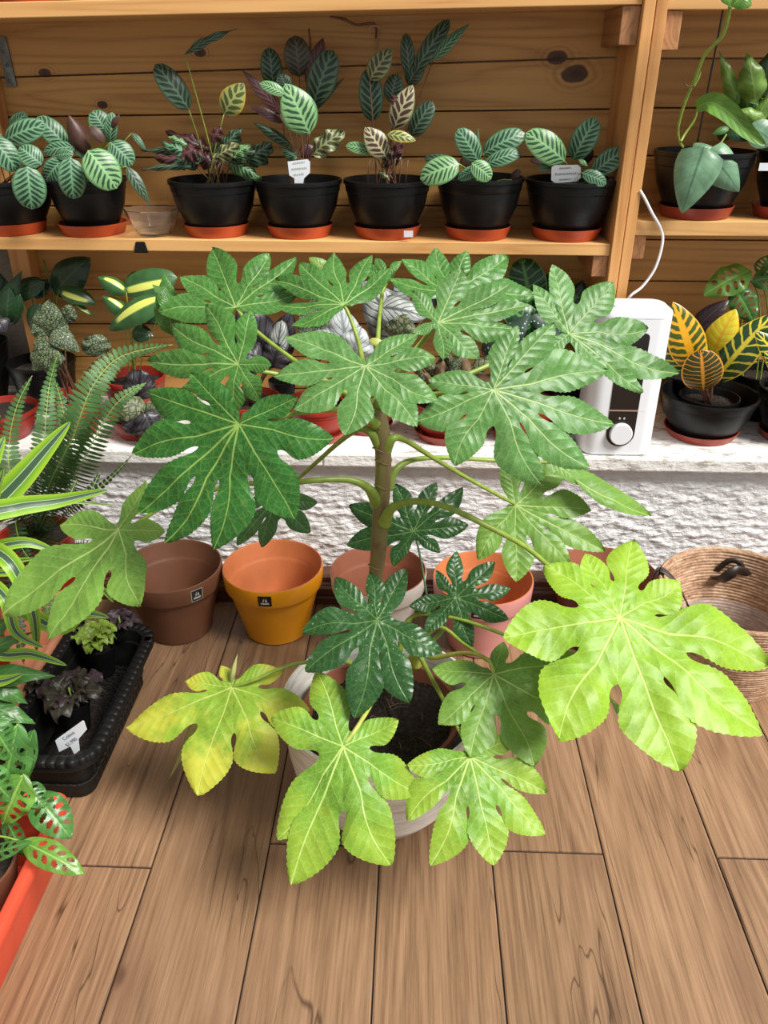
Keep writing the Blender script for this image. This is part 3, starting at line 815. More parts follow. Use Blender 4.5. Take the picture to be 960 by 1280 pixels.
for (x, y) in ((470, 706), (478, 606), (479, 575), (474, 531), (471, 517), (476, 560)):
    c = P(x, y, SY); tb = [(c.x+.0152*math.cos(a), c.y+.0152*math.sin(a), c.z+.004*math.sin(a*2)) for a in [i*2*math.pi/12 for i in range(13)]]
    v_, f_ = tube_vf(tb, .0013, 6, 2); obj('leaf_scar', v_, f_, M['stem'], stem)
# short second crown low in the pot
tube('side_shoot', [(P(520, 832, 1.27)), P(521, 815, 1.27), P(527, 800, 1.27)], [.013, .014, .008], M['petiole_y'], fat, 12)

def pet(pts, r0=.0052, r1=.0034, mat='petiole'):
    n = len(pts); rad = [r0+(r1-r0)*i/(n-1) for i in range(n)]; rad[0] = r0*2.1; rad[1] = r0*1.25
    return tube('petiole', [P(*p) for p in pts], rad, M[mat], fat, 9)
# (hub, tips, Y, elevation, azimuth, material, options)
LV = {
 'A': ((295, 384), [(200, 391), (226, 346), (265, 310), (336, 316), (371, 320), (372, 366)], 1.50, 42, -5, 'f_mid', dict(wide=1.12)),
 'B': ((430, 381), [(364, 406), (341, 378), (344, 350), (374, 328), (418, 315), (465, 319), (490, 336)], 1.46, 55, 0, 'f_mid', dict(wide=1.0)),
 'C': ((298, 455), [(225, 482), (186, 453), (214, 406), (257, 382), (312, 387), (341, 458), (325, 502), (286, 518)], 1.30, 35, -20, 'f_mid', dict(wide=1.15)),
 'D': ((299, 530), [(166, 567), (181, 489), (237, 466), (371, 496), (417, 549), (368, 649), (268, 687), (207, 679), (173, 641)], 1.12, 28, -10, 'f_deep', dict(wide=1.05, sinus=.45)),
 'E': ((457, 457), [(366, 512), (342, 470), (356, 424), (523, 420), (544, 448), (548, 500), (521, 533), (430, 542)], 1.17, 50, 0, 'f_grey', dict(wide=1.12)),
 'F': ((617, 487), [(521, 526), (536, 474), (647, 408), (691, 406), (758, 464), (769, 530), (737, 586), (678, 607), (569, 581)], 1.17, 33, 10, 'f_grey', dict(wide=1.12)),
 'G': ((711, 417), [(677, 450), (667, 355), (690, 331), (766, 355), (809, 412), (848, 468), (806, 489), (760, 462)], 1.45, 40, 12, 'f_grey', dict(wide=1.1)),
 'H': ((548, 403), [(516, 414), (515, 365), (577, 335), (638, 356), (660, 384), (641, 412), (599, 449), (555, 449)], 1.28, 45, 5, 'f_grey', dict(wide=1.1)),
 'I': ((563, 370), [(487, 349), (502, 326), (545, 308), (584, 314), (635, 320), (670, 369)], 1.50, 45, 5, 'f_mid', dict(wide=1.1)),
 'J': ((148, 662), [(2, 767), (76, 657), (182, 600), (205, 663), (175, 756), (62, 800)], 1.22, 55, -20, 'f_med', dict(wide=1.12, sinus=.47)),
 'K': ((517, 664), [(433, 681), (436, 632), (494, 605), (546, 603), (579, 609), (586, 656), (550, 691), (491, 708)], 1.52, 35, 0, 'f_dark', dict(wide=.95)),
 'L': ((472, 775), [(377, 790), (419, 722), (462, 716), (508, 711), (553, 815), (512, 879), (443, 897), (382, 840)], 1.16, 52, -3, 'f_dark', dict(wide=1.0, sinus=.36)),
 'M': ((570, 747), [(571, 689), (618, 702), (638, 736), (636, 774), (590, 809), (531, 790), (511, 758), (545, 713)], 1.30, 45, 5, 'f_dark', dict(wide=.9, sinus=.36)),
 'N': ((775, 772), [(628, 799), (680, 707), (732, 692), (791, 675), (850, 728), (962, 832), (954, 919), (850, 965), (698, 927)], 1.12, 58, 12, 'f_limeb', dict(wide=1.18, sinus=.48)),
 'O': ((645, 631), [(630, 571), (711, 576), (740, 637), (755, 689), (711, 707), (644, 727), (597, 700)], 1.48, 32, 5, 'f_med', dict(wide=1.1)),
 'P': ((617, 843), [(540, 835), (629, 803), (721, 820), (728, 906), (669, 957), (588, 947), (549, 905)], 1.12, 62, 8, 'f_med', dict(wide=1.1, sinus=.5)),
 'Q': ((429, 933), [(363, 1106), (346, 1050), (338, 897), (396, 839), (498, 900), (524, 993), (489, 1082)], 1.01, 52, -5, 'f_lime', dict(wide=1.15, sinus=.46)),
 'R': ((588, 946), [(509, 957), (642, 921), (684, 991), (682, 1043), (617, 1082), (538, 1082), (509, 1027)], 1.00, 55, 5, 'f_lime', dict(wide=1.1, sinus=.47)),
 'S': ((290, 859), [(158, 910), (231, 852), (275, 832), (352, 838), (388, 890), (343, 967), (246, 994)], 1.20, 55, -10, 'f_yel', dict(wide=1.15, sinus=.47)),
 'T': ((345, 622), [(296, 682), (326, 685), (388, 666), (397, 628), (306, 634)], 1.50, 25, 0, 'f_dull', dict(wide=1.0)),
 'U': ((688, 578), [(815, 645), (738, 607)], 1.48, 40, 30, 'f_med', dict(wide=.7)),
 'V': ((484, 352), [(502, 326), (494, 340), (470, 322), (448, 330)], 1.56, 40, 0, 'f_mid', dict(wide=1.0)),
}
LOBE_LABEL = {'S': 'yellowing leaf', 'N': 'large bright lime leaf'}
for key, (hub, tips, Y, el, az, mt, kw) in LV.items():
    o = palm_leaf('leaf', hub, tips, Y, el, az, mt, fat, **kw)
    if key in LOBE_LABEL: o['label'] = LOBE_LABEL[key]
# petioles from stem to hub
pet([(475, 557, SY), (463, 540, SY-.01), (447, 537, 1.34), (425, 552, 1.38), (400, 574, 1.42), (373, 598, 1.47), (345, 622, 1.505)], .0062)
pet([(472, 630, SY), (460, 610, 1.30), (437, 600, 1.29), (400, 600, 1.27), (367, 603, 1.26), (300, 606, 1.28), (220, 625, 1.30), (170, 655, 1.27), (149, 665, 1.232)], .0066)
pet([(480, 654, SY-.01), (489, 636, 1.30), (513, 627, 1.28), (553, 632, 1.25), (610, 658, 1.23), (663, 688, 1.24), (715, 735, 1.24), (755, 765, 1.20), (776, 775, 1.135)], .0070)
pet([(481, 563, SY), (491, 548, 1.32), (506, 550, 1.34), (541, 572, 1.38), (590, 601, 1.43), (645, 631, 1.485)], .0064)
pet([(484, 610, SY+.01), (494, 588, 1.35), (516, 575, 1.38), (560, 572, 1.42), (625, 576, 1.46), (688, 578, 1.485)], .0060)
pet([(468, 512, SY), (430, 490, 1.34), (380, 475, 1.33), (343, 467, 1.31), (321, 463, 1.305), (298, 455, 1.305)], .0046)
pet([(466, 506, SY+.01), (420, 485, 1.38), (359, 444, 1.43), (315, 409, 1.47), (295, 384, 1.505)], .0048)
pet([(466, 495, SY), (455, 460, 1.37), (448, 427, 1.42), (438, 398, 1.45), (430, 381, 1.465)], .0044)
pet([(470, 495, SY+.01), (471, 450, 1.40), (474, 400, 1.47), (478, 366, 1.55), (484, 352, 1.565)], .0044)
pet([(470, 510, SY), (515, 492, 1.35), (581, 469, 1.38), (619, 453, 1.41), (665, 434, 1.44), (711, 417, 1.455)], .0054)
pet([(473, 505, SY-.01), (500, 500, 1.27), (553, 492, 1.22), (590, 489, 1.18), (617, 487, 1.173)], .0050)
pet([(464, 492, SY-.02), (460, 476, 1.26), (458, 464, 1.19), (457, 457, 1.173)], .0044)
pet([(470, 530, SY-.01), (450, 514, 1.29), (418, 512, 1.23), (374, 516, 1.17), (335, 526, 1.13), (299, 530, 1.123)], .0056)
pet([(472, 500, SY), (500, 470, 1.32), (528, 428, 1.30), (548, 403, 1.283)], .0044)
pet([(472, 500, SY+.01), (505, 455, 1.42), (540, 410, 1.48), (563, 370, 1.505)], .0044)
pet([(455, 852, 1.27), (437, 828, 1.25), (382, 828, 1.22), (350, 836, 1.21), (318, 850, 1.2), (290, 859, 1.203)], .0040)
pet([(492, 838, 1.24), (477, 856, 1.15), (451, 902, 1.05), (429, 933, 1.013)], .0044, .0038, 'petiole_y')
pet([(523, 812, 1.26), (528, 826, 1.22), (571, 907, 1.05), (588, 946, 1.003)], .0038, .0032)
pet([(527, 808, 1.27), (540, 822, 1.22), (580, 816, 1.18), (609, 824, 1.14), (617, 843, 1.123)], .0042, .0034, 'petiole_y')
pet([(482, 845, 1.25), (478, 820, 1.2), (475, 795, 1.17), (472, 775, 1.163)], .0036)
pet([(530, 808, 1.29), (552, 790, 1.31), (560, 765, 1.31), (570, 747, 1.303)], .0032)
pet([(533, 806, 1.29), (536, 770, 1.38), (532, 735, 1.45), (524, 690, 1.5), (517, 664, 1.523)], .0026, .0022, 'f_dull')
pet([(497, 840, 1.28), (510, 775, 1.30), (560, 771, 1.28), (634, 795, 1.22), (700, 830, 1.2), (770, 880, 1.18)], .0036)
pet([(505, 835, 1.28), (545, 785, 1.27), (580, 805, 1.22), (610, 826, 1.17)], .003)
# narrow curled lobes and loose leaves behind the lime one
leafp(fat, 'f_pale', 246, 888, 211, 974, 15, 1.19, .0, shape='lance', arch=-.15, curl=.5)
leafp(fat, 'f_pale', 288, 855, 297, 817, 7, 1.21, .02, shape='lance', arch=.2, curl=.6)
leafp(fat, 'f_med', 765, 876, 797, 923, 11, 1.18, 0, shape='lance', arch=.05)
leafp(fat, 'f_yel', 676, 858, 700, 838, 22, 1.2, 0, shape='ovate')
leafp(fat, 'petiole_y', 462, 425, 482, 432, 10, 1.3, 0, shape='round')
leafp(fat, 'f_mid', 215, 420, 205, 340, 36, 1.58, 0, shape='lance', wavy=.2)
leafp(fat, 'f_mid', 232, 400, 190, 355, 30, 1.57, 0, shape='lance', wavy=.2)
leafp(fat, 'green_leaf', 415, 345, 386, 322, 20, 1.60, 0, shape='ovate')
# ================================================================ pots and troughs on the floor
def clay_pot(name, label, px, cy, rpx, mo, mi, h=.21, sticker=None, group=None, yc=None):
    c = G(px, cy, h); c.z = 0.0003
    r = rpx * mpp(Vector((c.x, c.y, h))) * .985
    if yc: c.x *= yc/c.y; c.y = yc
    t = thing(name, label, 'pot', c, group)
    rb = r*.655
    out = [(0, 0), (rb-.006, 0), (rb, .004), (rb+.002, .02), (r*.90, h-.060), (r*.905, h-.056), (r*.965, h-.052), (r*.975, h-.048), (r*.995, h-.006), (r*.985, h)]
    inn = [(r*.985, h), (r*.965, h+.001), (r*.945, h-.004), (r*.915, h-.050), (r*.885, h-.056), (r*.865, h-.062), (rb-.004, .014), (0, .012)]
    vs1, fs1 = lathe_vf(out, c, 64, None, False)
    o = obj('outer_wall', vs1, fs1, M[mo], t); m = o.modifiers.new('e', 'EDGE_SPLIT'); m.split_angle = R(45)
    vs2, fs2 = lathe_vf(inn, c, 64, None, False)
    o = obj('inner_wall', vs2, fs2, M[mi], t); m = o.modifiers.new('e', 'EDGE_SPLIT'); m.split_angle = R(45)
    if sticker:
        x, w_, hh, frame, mk = sticker
        # angle on the rim band facing the given column
        a0 = math.atan2(G(x, cy+40, h).y - c.y, 0)
        tx = P(x, cy+38, c.y-r).x
        a = -math.acos(max(-1, min(1, (tx-c.x)/r)))
        def patch(a1, a2, z1, z2, off, mat, nm, par):
            vs = []; n = 6
            for i in range(n+1):
                aa = a1+(a2-a1)*i/n
                for z in (z1, z2):
                    rr = r*(.975+.02*(z-(h-.048))/.042)+off
                    vs.append((c.x+rr*math.cos(aa), c.y+rr*math.sin(aa), z))
            fs = [(2*i, 2*i+2, 2*i+3, 2*i+1) for i in range(n)]
            return obj(nm, vs, fs, M[mat], par, smooth=False)
        da = w_/2/r; z1 = h-.010-hh; z2 = h-.010
        lb = patch(a-da, a+da, z1, z2, .0007, 'ink_w' if frame else 'window', 'sticker', t)
        if frame: patch(a-da*.9, a+da*.9, z1+.0015, z2-.0015, .0011, 'window', 'sticker_field', lb)
        # small printed mark: a peak over a bar
        patch(a-da*.62, a+da*.62, z1+hh*.20, z1+hh*.36, .0015, 'ink_w', 'printed_line', lb)
        def pk(da_, zz): 
            rr = r*.985+.0016; aa = a+da_; return (c.x+rr*math.cos(aa), c.y+rr*math.sin(aa), zz)
        obj('printed_peak', [pk(-da*.35, z1+hh*.45), pk(-da*.18, z1+hh*.45), pk(-da*.02, z1+hh*.70), pk(-da*.10, z1+hh*.78),
            pk(.02*da, z1+hh*.45), pk(.14*da, z1+hh*.45), pk(.2*da, z1+hh*.78), pk(.28*da, z1+hh*.45), pk(.40*da, z1+hh*.45)],
            [(0,1,2,3), (4,5,6), (5,7,8,6)], M['ink_w'], lb, smooth=False)
    return t
GP = 'empty clay-look pots along the low wall'
clay_pot('flower_pot', 'empty chocolate brown pot at the left end of the row, beside the black trough', 214, 706, 64, 'brownpot', 'brownpot', sticker=(241, .034, .036, True, 1), group=GP)
clay_pot('flower_pot', 'empty amber yellow pot with terracotta inside', 341, 706, 64, 'yellowpot', 'terra_in', sticker=(330, .036, .033, False, 1), group=GP)
clay_pot('flower_pot', 'empty cream pot with red-brown inside behind the fatsia stem', 473, 712, 61.5, 'creampot', 'redbrown_in', group=GP)
clay_pot('flower_pot', 'empty dusty pink pot with terracotta inside', 604, 721, 64, 'pinkpot', 'terra_in', sticker=(598, .034, .033, False, 1), group=GP)
clay_pot('flower_pot', 'empty wine red pot behind the large lime leaf', 757, 717, 67, 'darkredpot', 'redbrown_in', group=GP)

# woven basket: coiled rope rings, leather straps, plastic lining
bc = G(925, 735, .26); bc.z = 0.0003
br_ = 97*mpp(Vector((bc.x, bc.y, .26)))
bas = thing('woven_basket', 'coiled seagrass basket with dark leather straps and a clear plastic lining', 'basket', bc)
def brad(z): return br_*(.70+.30*min(1, z/.26)**.8)
nr = 30; pr = []
for k in range(nr):
    z0, z1 = .26*k/nr, .26*(k+1)/nr
    for q in range(4):
        zz = z0+(z1-z0)*q/4; pr.append((brad(zz)+.0026*math.sin(math.pi*q/4), zz+.001))
prof = [(0, .001)]+pr+[(br_+.001, .262), (br_-.004, .266), (br_-.009, .262)]
for k in range(nr, 0, -1):
    z0, z1 = .26*k/nr, .26*(k-1)/nr
    for q in range(4):
        zz = z0+(z1-z0)*q/4; pr2 = brad(zz)-.009-.0024*math.sin(math.pi*q/4)
        if zz > .012: prof.append((pr2, zz))
prof.append((0, .012))
vs, fs = lathe_vf(prof, bc, 64, lambda a, z: 1+.012*math.sin(2*a+.5)+.006*math.sin(5*a)); obj('rope_body', vs, fs, M['rope'], bas)
vs, fs = lathe_vf([(brad(z)-.016-.01*(1-z/.25), z) for z in (.125, .11, .09, .06, .03)]+[(0, .018)], bc, 40, lambda a, z: 1-.012*math.sin(17*a)-.015*math.sin(7*a)*(1-z/.3), False)
obj('plastic_lining', vs, fs, M['film'], bas)
def strap(name, pts, wd, par):
    pts = [Vector(p) for p in pts]; c = catmull(pts, 6); vs = []
    for i, p in enumerate(c):
        t = (c[min(i+1, len(c)-1)]-c[max(0, i-1)]).normalized(); s = t.cross(Vector((bc.x, bc.y, p.z))-p).normalized()
        nrm = t.cross(s).normalized()
        for a, b in ((-1, -1), (1, -1), (1, 1), (-1, 1)): vs.append(p+s*wd*a+nrm*.0016*b)
    fs = []
    for i in range(len(c)-1):
        for q in range(4): fs.append((i*4+q, i*4+(q+1) % 4, i*4+4+(q+1) % 4, i*4+4+q))
    fs += [(3,2,1,0), tuple(len(vs)-4+q for q in range(4))]
    return obj(name, vs, fs, M['leather'], par)
def on_b(a, r, z): return (bc.x+r*math.cos(R(a)), bc.y+r*math.sin(R(a)), z)
strap('handle_strap', [on_b(168, br_+.006, .18), on_b(164, br_+.013, .24), on_b(162, br_+.002, .272), on_b(163, br_-.03, .258), on_b(166, br_-.06, .225), on_b(172, br_-.085, .185), on_b(184, br_-.08, .165), on_b(190, br_-.05, .185), on_b(184, br_-.026, .205)], .018, bas)
strap('handle_strap', [on_b(88, br_-.018, .17), on_b(84, br_-.05, .19), on_b(78, br_-.06, .215), on_b(70, br_-.05, .225), on_b(62, br_-.02, .20), on_b(62, br_-.018, .17)], .015, bas)
strap('handle_strap', [on_b(88, br_-.020, .19), on_b(80, br_-.028, .235), on_b(70, br_-.028, .237), on_b(62, br_-.020, .19)], .008, bas)

# rounded rectangular troughs
def rrect(x0, x1, y0, y1, r, n=6):
    pts = []
    for cx, cy, a0 in ((x1-r, y1-r, 0), (x0+r, y1-r, 90), (x0+r, y0+r, 180), (x1-r, y0+r, 270)):
        for k in range(n+1):
            a = R(a0+90*k/n); pts.append((cx+r*math.cos(a), cy+r*math.sin(a)))
    return pts
def trough_vf(x0, x1, y0, y1, r, loops):
    """loops: (inset, z)"""
    vs = []; fs = []; n = None
    for ins, z in loops:
        p = rrect(x0+ins, x1-ins, y0+ins, y1-ins, max(.004, r-ins*.8)); n = len(p)
        vs += [(a, b, z) for a, b in p]
    for j in range(len(loops)-1):
        for k in range(n):
            k2 = (k+1) % n; fs.append((j*n+k, j*n+k2, (j+1)*n+k2, (j+1)*n+k))
    fs.append(tuple(range(n))[::-1]); fs.append(tuple((len(loops)-1)*n+k for k in range(n)))
    return vs, fs
def trough(name, label, x0, x1, y0, y1, h, r, rim, mat, ribs=0):
    t = thing(name, label, 'planter', ((x0+x1)/2, (y0+y1)/2, .0003))
    b = .045
    loops = [(b, .0004), (b-.004, .006), (rim+.012, h-.035), (rim+.004, h-.033), (.003, h-.030), (0, h-.025), (0, h-.006), (.004, h), (rim*.7, h), (rim, h-.004), (rim+.008, h-.04), (b+.008, .012)]
    vs, fs = trough_vf(x0, x1, y0, y1, r, loops)
    o = obj('trough_body', vs, fs, M[mat], t); m = o.modifiers.new('e', 'EDGE_SPLIT'); m.split_angle = R(38)
    if ribs:
        V = []
        n = int((y1-y0-2*r)/.022)
        for k in range(n):
            y = y0+r+.011+k*.022
            for sx, xx in ((1, x1),):
                V.append(([(xx-b+.002, y-.005, .01), (xx-b+.002, y+.005, .01), (xx-rim-.010, y+.005, h-.036), (xx-rim-.010, y-.005, h-.036),
                           (xx-b+.005, y-.003, .01), (xx-b+.005, y+.003, .01), (xx-rim-.006, y+.003, h-.036), (xx-rim-.006, y-.003, h-.036)],
                          [(4,5,6,7), (0,4,7,3), (1,2,6,5), (3,7,6,2), (0,1,5,4)]))
        v_, f_ = join_vf(V); o2 = obj('side_rib', v_, f_, M[mat], t, smooth=False); o2['kind'] = 'stuff'
        # rope-like notches round the rim
        V = []
        pts = rrect(x0+rim*.38, x1-rim*.38, y0+rim*.38, y1-rim*.38, r-.008, 8)
        tot = pts+[pts[0]]; acc = 0; nxt = 0
        for p, q in zip(tot[:-1], tot[1:]):
            L = math.hypot(q[0]-p[0], q[1]-p[1])
            while nxt < acc+L:
                s_ = (nxt-acc)/L; x, y = p[0]+(q[0]-p[0])*s_, p[1]+(q[1]-p[1])*s_
                tx, ty = (q[0]-p[0])/L, (q[1]-p[1])/L
                w2 = rim*.44; l2 = .0088
                vs_ = []
                for zz, k_, m_ in ((h-.012, 1.05, 1.0), (h-.001, 1.0, .98), (h+.0018, .62, .85)):
                    for a, b_ in ((-1,-1), (1,-1), (1,1), (-1,1)):
                        vs_.append((x+tx*l2*a*m_-ty*w2*b_*k_, y+ty*l2*a*m_+tx*w2*b_*k_, zz))
                f_ = [(8,9,10,11)]+[(j*4+q_, j*4+(q_+1) % 4, j*4+4+(q_+1) % 4, j*4+4+q_) for j in (0, 1) for q_ in range(4)]
                V.append((vs_, f_)); nxt += .020
            acc += L
        v_, f_ = join_vf(V); o3 = obj('rim_beading', v_, f_, M[mat], t, smooth=True); o3['kind'] = 'stuff'
    return t
bt = trough('plant_trough', 'black ribbed plastic trough of small coleus pots on the floor', -.872, -.645, 1.170, 1.652, .15, .065, .026, 'black_m', 1)
v, f = trough_vf(-.872, -.645, 1.170, 1.652, .065, [(.036, .044), (.035, .045)]); obj('soil', v, f, M['soil'], bt)
rt = trough('plant_trough', 'coral red plastic trough at the lower left corner', -.93, -.655, .55, 1.082, .17, .022, .020, 'trough_red')
ot = trough('plant_trough', 'salmon orange trough behind the black one, under the striped dracaena', -1.16, -.876, 1.12, 1.775, .16, .02, .018, 'salmon')

def small_pot(name, label, cat, c, r, h, mat, group=None, soil=True):
    t = thing(name, label, cat, c, group)
    lathe('pot', [(0, .0004), (r*.72, .0004), (r*.74, .004), (r*.97, h-.014), (r*1.0, h-.013), (r*1.02, h), (r*.95, h), (r*.90, h-.02), (r*.72, .012), (0, .010)], c, M[mat], t, 32)
    if soil: disc_soil(t, (c[0], c[1], 0), r*.9, c[2]+h-.022, 24, 6, .004)
    return t
def rosette(t, mats, cx, cy, z, n, rpx, wpx, wav=.35, up=.02, shape='ovate', asp=1.0):
    c = G(cx, cy, z)
    m = mpp(c)
    for k in range(n):
        a = 2*math.pi*k/n+rnd.uniform(-.3, .3); rr = rpx*m*rnd.uniform(.65, 1.1)
        ring = k % 2
        tip = c+Vector((rr*math.cos(a)*(1-.35*ring), rr*math.sin(a)*asp*(1-.35*ring), up*(1+ring)-.006+rnd.uniform(-.008, .008)))
        base = c+Vector((rr*.16*math.cos(a), rr*.16*math.sin(a), 0))
        simple_leaf('leaf', base, tip, wpx*rnd.uniform(.8, 1.15), M[mats[k % len(mats)]], t, arch=.18, shape=shape, curl=.1, wavy=wav, face=Vector((0, -.25, 1)).normalized())
    tube('stem', [c-Vector((0, 0, .03)), c+Vector((0, 0, up))], .0022, M['petiole'], t, 6, 2)
ZT = .0465
def cole(label, cx, cy, mats, n, r, w, z=.15, h=.085):
    c = G(cx, cy, z); t = small_pot('potted_coleus', label, 'plant', (c.x, c.y, ZT), .038, h, 'black', 'young coleus in the black trough')
    rosette(t, mats, cx, cy, z, n, r, w)
    return t
cole('young yellow-green coleus in the middle of the black trough', 122, 800, ['coleus_g'], 14, 34, 26)
cole('dark maroon coleus with white speckles near the front of the black trough', 88, 868, ['coleus_d', 'coleus_d', 'coleus_p'], 15, 50, 34)
cole('small purple-leaved coleus at the back corner of the black trough', 150, 779, ['coleus_p'], 7, 24, 20)
cole('small yellow-green seedling at the far left of the black trough', 100, 783, ['coleus_g', 'coleus_p'], 6, 18, 18)
cole('tiny dark coleus at the left edge of the black trough', 48, 858, ['coleus_d'], 6, 22, 18)
g = G(133, 830, .12)
# white price tag in the trough
def text_mesh(name, s, origin_, right, up, size, mat, parent):
    cu = bpy.data.curves.new('txt', 'FONT'); cu.body = s; cu.size = size; cu.align_x = 'CENTER'
    tmp = bpy.data.objects.new('txt', cu); COL.objects.link(tmp)
    bpy.context.view_layer.update(); dg = bpy.context.evaluated_depsgraph_get()
    me = bpy.data.meshes.new_from_object(tmp.evaluated_get(dg))
    r_ = Vector(right).normalized(); u_ = Vector(up).normalized(); o_ = Vector(origin_)
    vs = [o_+r_*v.co.x+u_*v.co.y for v in me.vertices]; fs = [tuple(p.vertices) for p in me.polygons]
    bpy.data.objects.remove(tmp)
    return obj(name, vs, fs, mat, parent, smooth=False)
def tag_plate(name, label, pts, Y, mat, parent=None, lines=None, th=.0012, stem=None):
    P3 = [P(x, y, Y) for x, y in pts]
    c = sum(P3, Vector())/len(P3)
    t = thing(name, label, 'plant tag', (c.x, Y, min(p.z for p in P3)))
    n = len(P3)
    vs = P3+[p+Vector((0, th, 0)) for p in P3]
    fs = [tuple(range(n)), tuple(range(n, 2*n))[::-1]]+[(k, k+n, (k+1) % n+n, (k+1) % n) for k in range(n)]
    obj('tag_plate', vs, fs, M[mat], t, smooth=False)
    if lines:
        V = []
        for (ax, ay, bx, by, h) in lines:
            q = 0.0
            A, B = P(ax, ay, Y-.0006), P(bx, by, Y-.0006); d = (B-A); L = d.length; d.normalize(); u = Vector((0, -1, 0)).cross(d); u = -u if u.z < 0 else u
            hh = h*mpp(A)
            while q < L*.97:
                w_ = hh*rnd.uniform(.5, 1.1)
                p0 = A+d*q; p1 = A+d*min(L, q+w_*.6)
                V.append(([p0, p1, p1+u*hh*rnd.uniform(.7, 1), p0+u*hh*rnd.uniform(.7, 1)], [(0,1,2,3)])); q += w_
        v_, f_ = join_vf(V); obj('faded_print', v_, f_, M['ink' if mat != 'tagwhite' else 'taggrey'], t, smooth=False)
    return t
TY = G(90, 925, .16).y
tg = tag_plate('plant_tag', 'white T-shaped price tag stuck in the black trough', [(69, 926), (71, 924), (103, 901), (105, 902), (108.5, 912), (98, 924), (99.5, 938), (93, 943), (88, 933), (74, 940)], TY, 'tagwhite')
A, B = P(72, 930, TY-.0008), P(104, 907, TY-.0008); rt_ = (B-A).normalized(); up_ = Vector((0, -1, 0)).cross(rt_); up_ = -up_ if up_.z < 0 else up_
text_mesh('price_text', 'Coleus', P(87.5, 921, TY-.0009), rt_, up_, .0125, M['ink'], tg)
text_mesh('price_text', '$1.990', P(91, 929, TY-.0009), rt_, up_, .0125, M['ink'], tg)

# ---------------------------------------------------------------- left edge: fern, dracaena, adansonii
def frond(parent, pts, wpx, mat='fern', step=.0122, flip=1, thin=1.0, up=None):
    P3 = catmull([P(*p) for p in pts], 12); L = [0]
    for a, b in zip(P3[:-1], P3[1:]): L.append(L[-1]+(b-a).length)
    tot = L[-1]; n = int(tot/step); vs, fs, uv = [], [], []
    def at(s):
        for i in range(len(L)-1):
            if L[i+1] >= s:
                t = (s-L[i])/max(1e-9, L[i+1]-L[i]); return P3[i].lerp(P3[i+1], t), (P3[i+1]-P3[i]).normalized()
        return P3[-1], (P3[-1]-P3[-2]).normalized()
    W = wpx*mpp(P3[len(P3)//2])/2
    for k in range(n):
        u = k/n; p, t = at(tot*u)
        view = (Vector((0, -.3, CAMZ+.2))-p).normalized()
        s0 = t.cross(view).normalized(); nn = s0.cross(t).normalized()
        wl = W*min(1, .45+u*2.2)*(1-u**2.4)**.8*rnd.uniform(.9, 1.08)
        for sg in (-1, 1):
            d = (s0*sg+t*.22-nn*rnd.uniform(.02, .22)).normalized(); b = t*(step*.44)*thin
            q = len(vs)
            lift = nn*.003
            vs += [p-b*.5, p+b*.5, p+d*wl*.35+b+lift*1.2, p+d*wl*.78+b*.75+lift, p+d*wl-nn*.002, p+d*wl*.78-b*.75, p+d*wl*.35-b*.95]
            uv += [(0, .5), (0, .5), (.35, .9), (.7, .9), (1, .5), (.7, .1), (.35, .1)]
            fs += [(q, q+1, q+2, q+6), (q+6, q+2, q+3, q+5), (q+5, q+3, q+4)]
    o = obj('frond', vs, fs, M[mat], parent, uv=uv, smooth=False)
    step_ = max(1, len(P3)//10)
    tv, tf = tube_vf(P3[::step_]+[P3[-1]], .0011, 5, 2); obj('midrib', tv, tf, M['petiole'], o)
    return o
fcn = P(48, 668, 1.84)
fern = small_pot('potted_fern', 'Boston fern with long arching fronds at the left edge of the low wall', 'plant', (fcn.x-.01, 1.845, .0003), .10, fcn.z, 'redpot')
FY = 1.84
for pts, w_, mt in [
    ([(48, 665, FY), (62, 605, FY-.1), (92, 545, FY-.14), (112, 490, FY-.1), (150, 446, FY), (215, 431, FY+.06)], 62, 'fern'),
    ([(50, 668, FY), (85, 610, FY-.1), (112, 560, FY-.12), (145, 505, FY-.08), (182, 479, FY)], 58, 'fern'),
    ([(45, 665, FY), (58, 615, FY-.06), (84, 560, FY-.08), (110, 500, FY), (128, 462, FY+.05)], 70, 'fern'),
    ([(44, 665, FY), (52, 590, FY-.05), (57, 530, FY), (62, 480, FY+.08), (73, 440, FY+.12)], 40, 'fern'),
    ([(50, 665, FY), (75, 590, FY-.02), (82, 540, FY+.04), (76, 500, FY+.1), (66, 470, FY+.13)], 36, 'fern'),
    ([(40, 665, FY), (14, 600, FY-.05), (12, 550, FY), (22, 505, FY+.05), (40, 470, FY+.1)], 36, 'fern'),
    ([(36, 665, FY), (2, 620, FY-.05), (-10, 570, FY), (0, 520, FY+.05)], 34, 'fern_d'),
    ([(50, 670, FY), (95, 632, FY-.1), (135, 600, FY-.08), (166, 568, FY-.02)], 16, 'fern_d'),
    ([(50, 670, FY), (85, 640, FY-.14), (110, 618, FY-.16), (125, 590, FY-.12)], 40, 'fern_d'),
    ([(46, 670, FY), (60, 640, FY-.2), (82, 625, FY-.24), (96, 600, FY-.2)], 44, 'fern_d'),
    ([(40, 670, FY), (20, 650, FY-.2), (30, 690, FY-.28), (60, 715, FY-.3)], 40, 'fern_d'),
    ([(40, 670, FY), (60, 690, FY-.25), (58, 740, FY-.34), (62, 790, FY-.36)], 44, 'fern'),
    ([(40, 670, FY), (80, 680, FY-.2), (110, 680, FY-.28), (130, 700, FY-.3)], 30, 'fern_d'),
    ([(40, 670, FY), (30, 700, FY-.25), (20, 760, FY-.34), (30, 830, FY-.38)], 44, 'fern_d'),
    ([(40, 670, FY), (10, 640, FY-.25), (-10, 660, FY-.3)], 40, 'fern_d'),
]: frond(fern, pts, w_, mt)
dc = Vector((-1.02, 1.46, .0125))
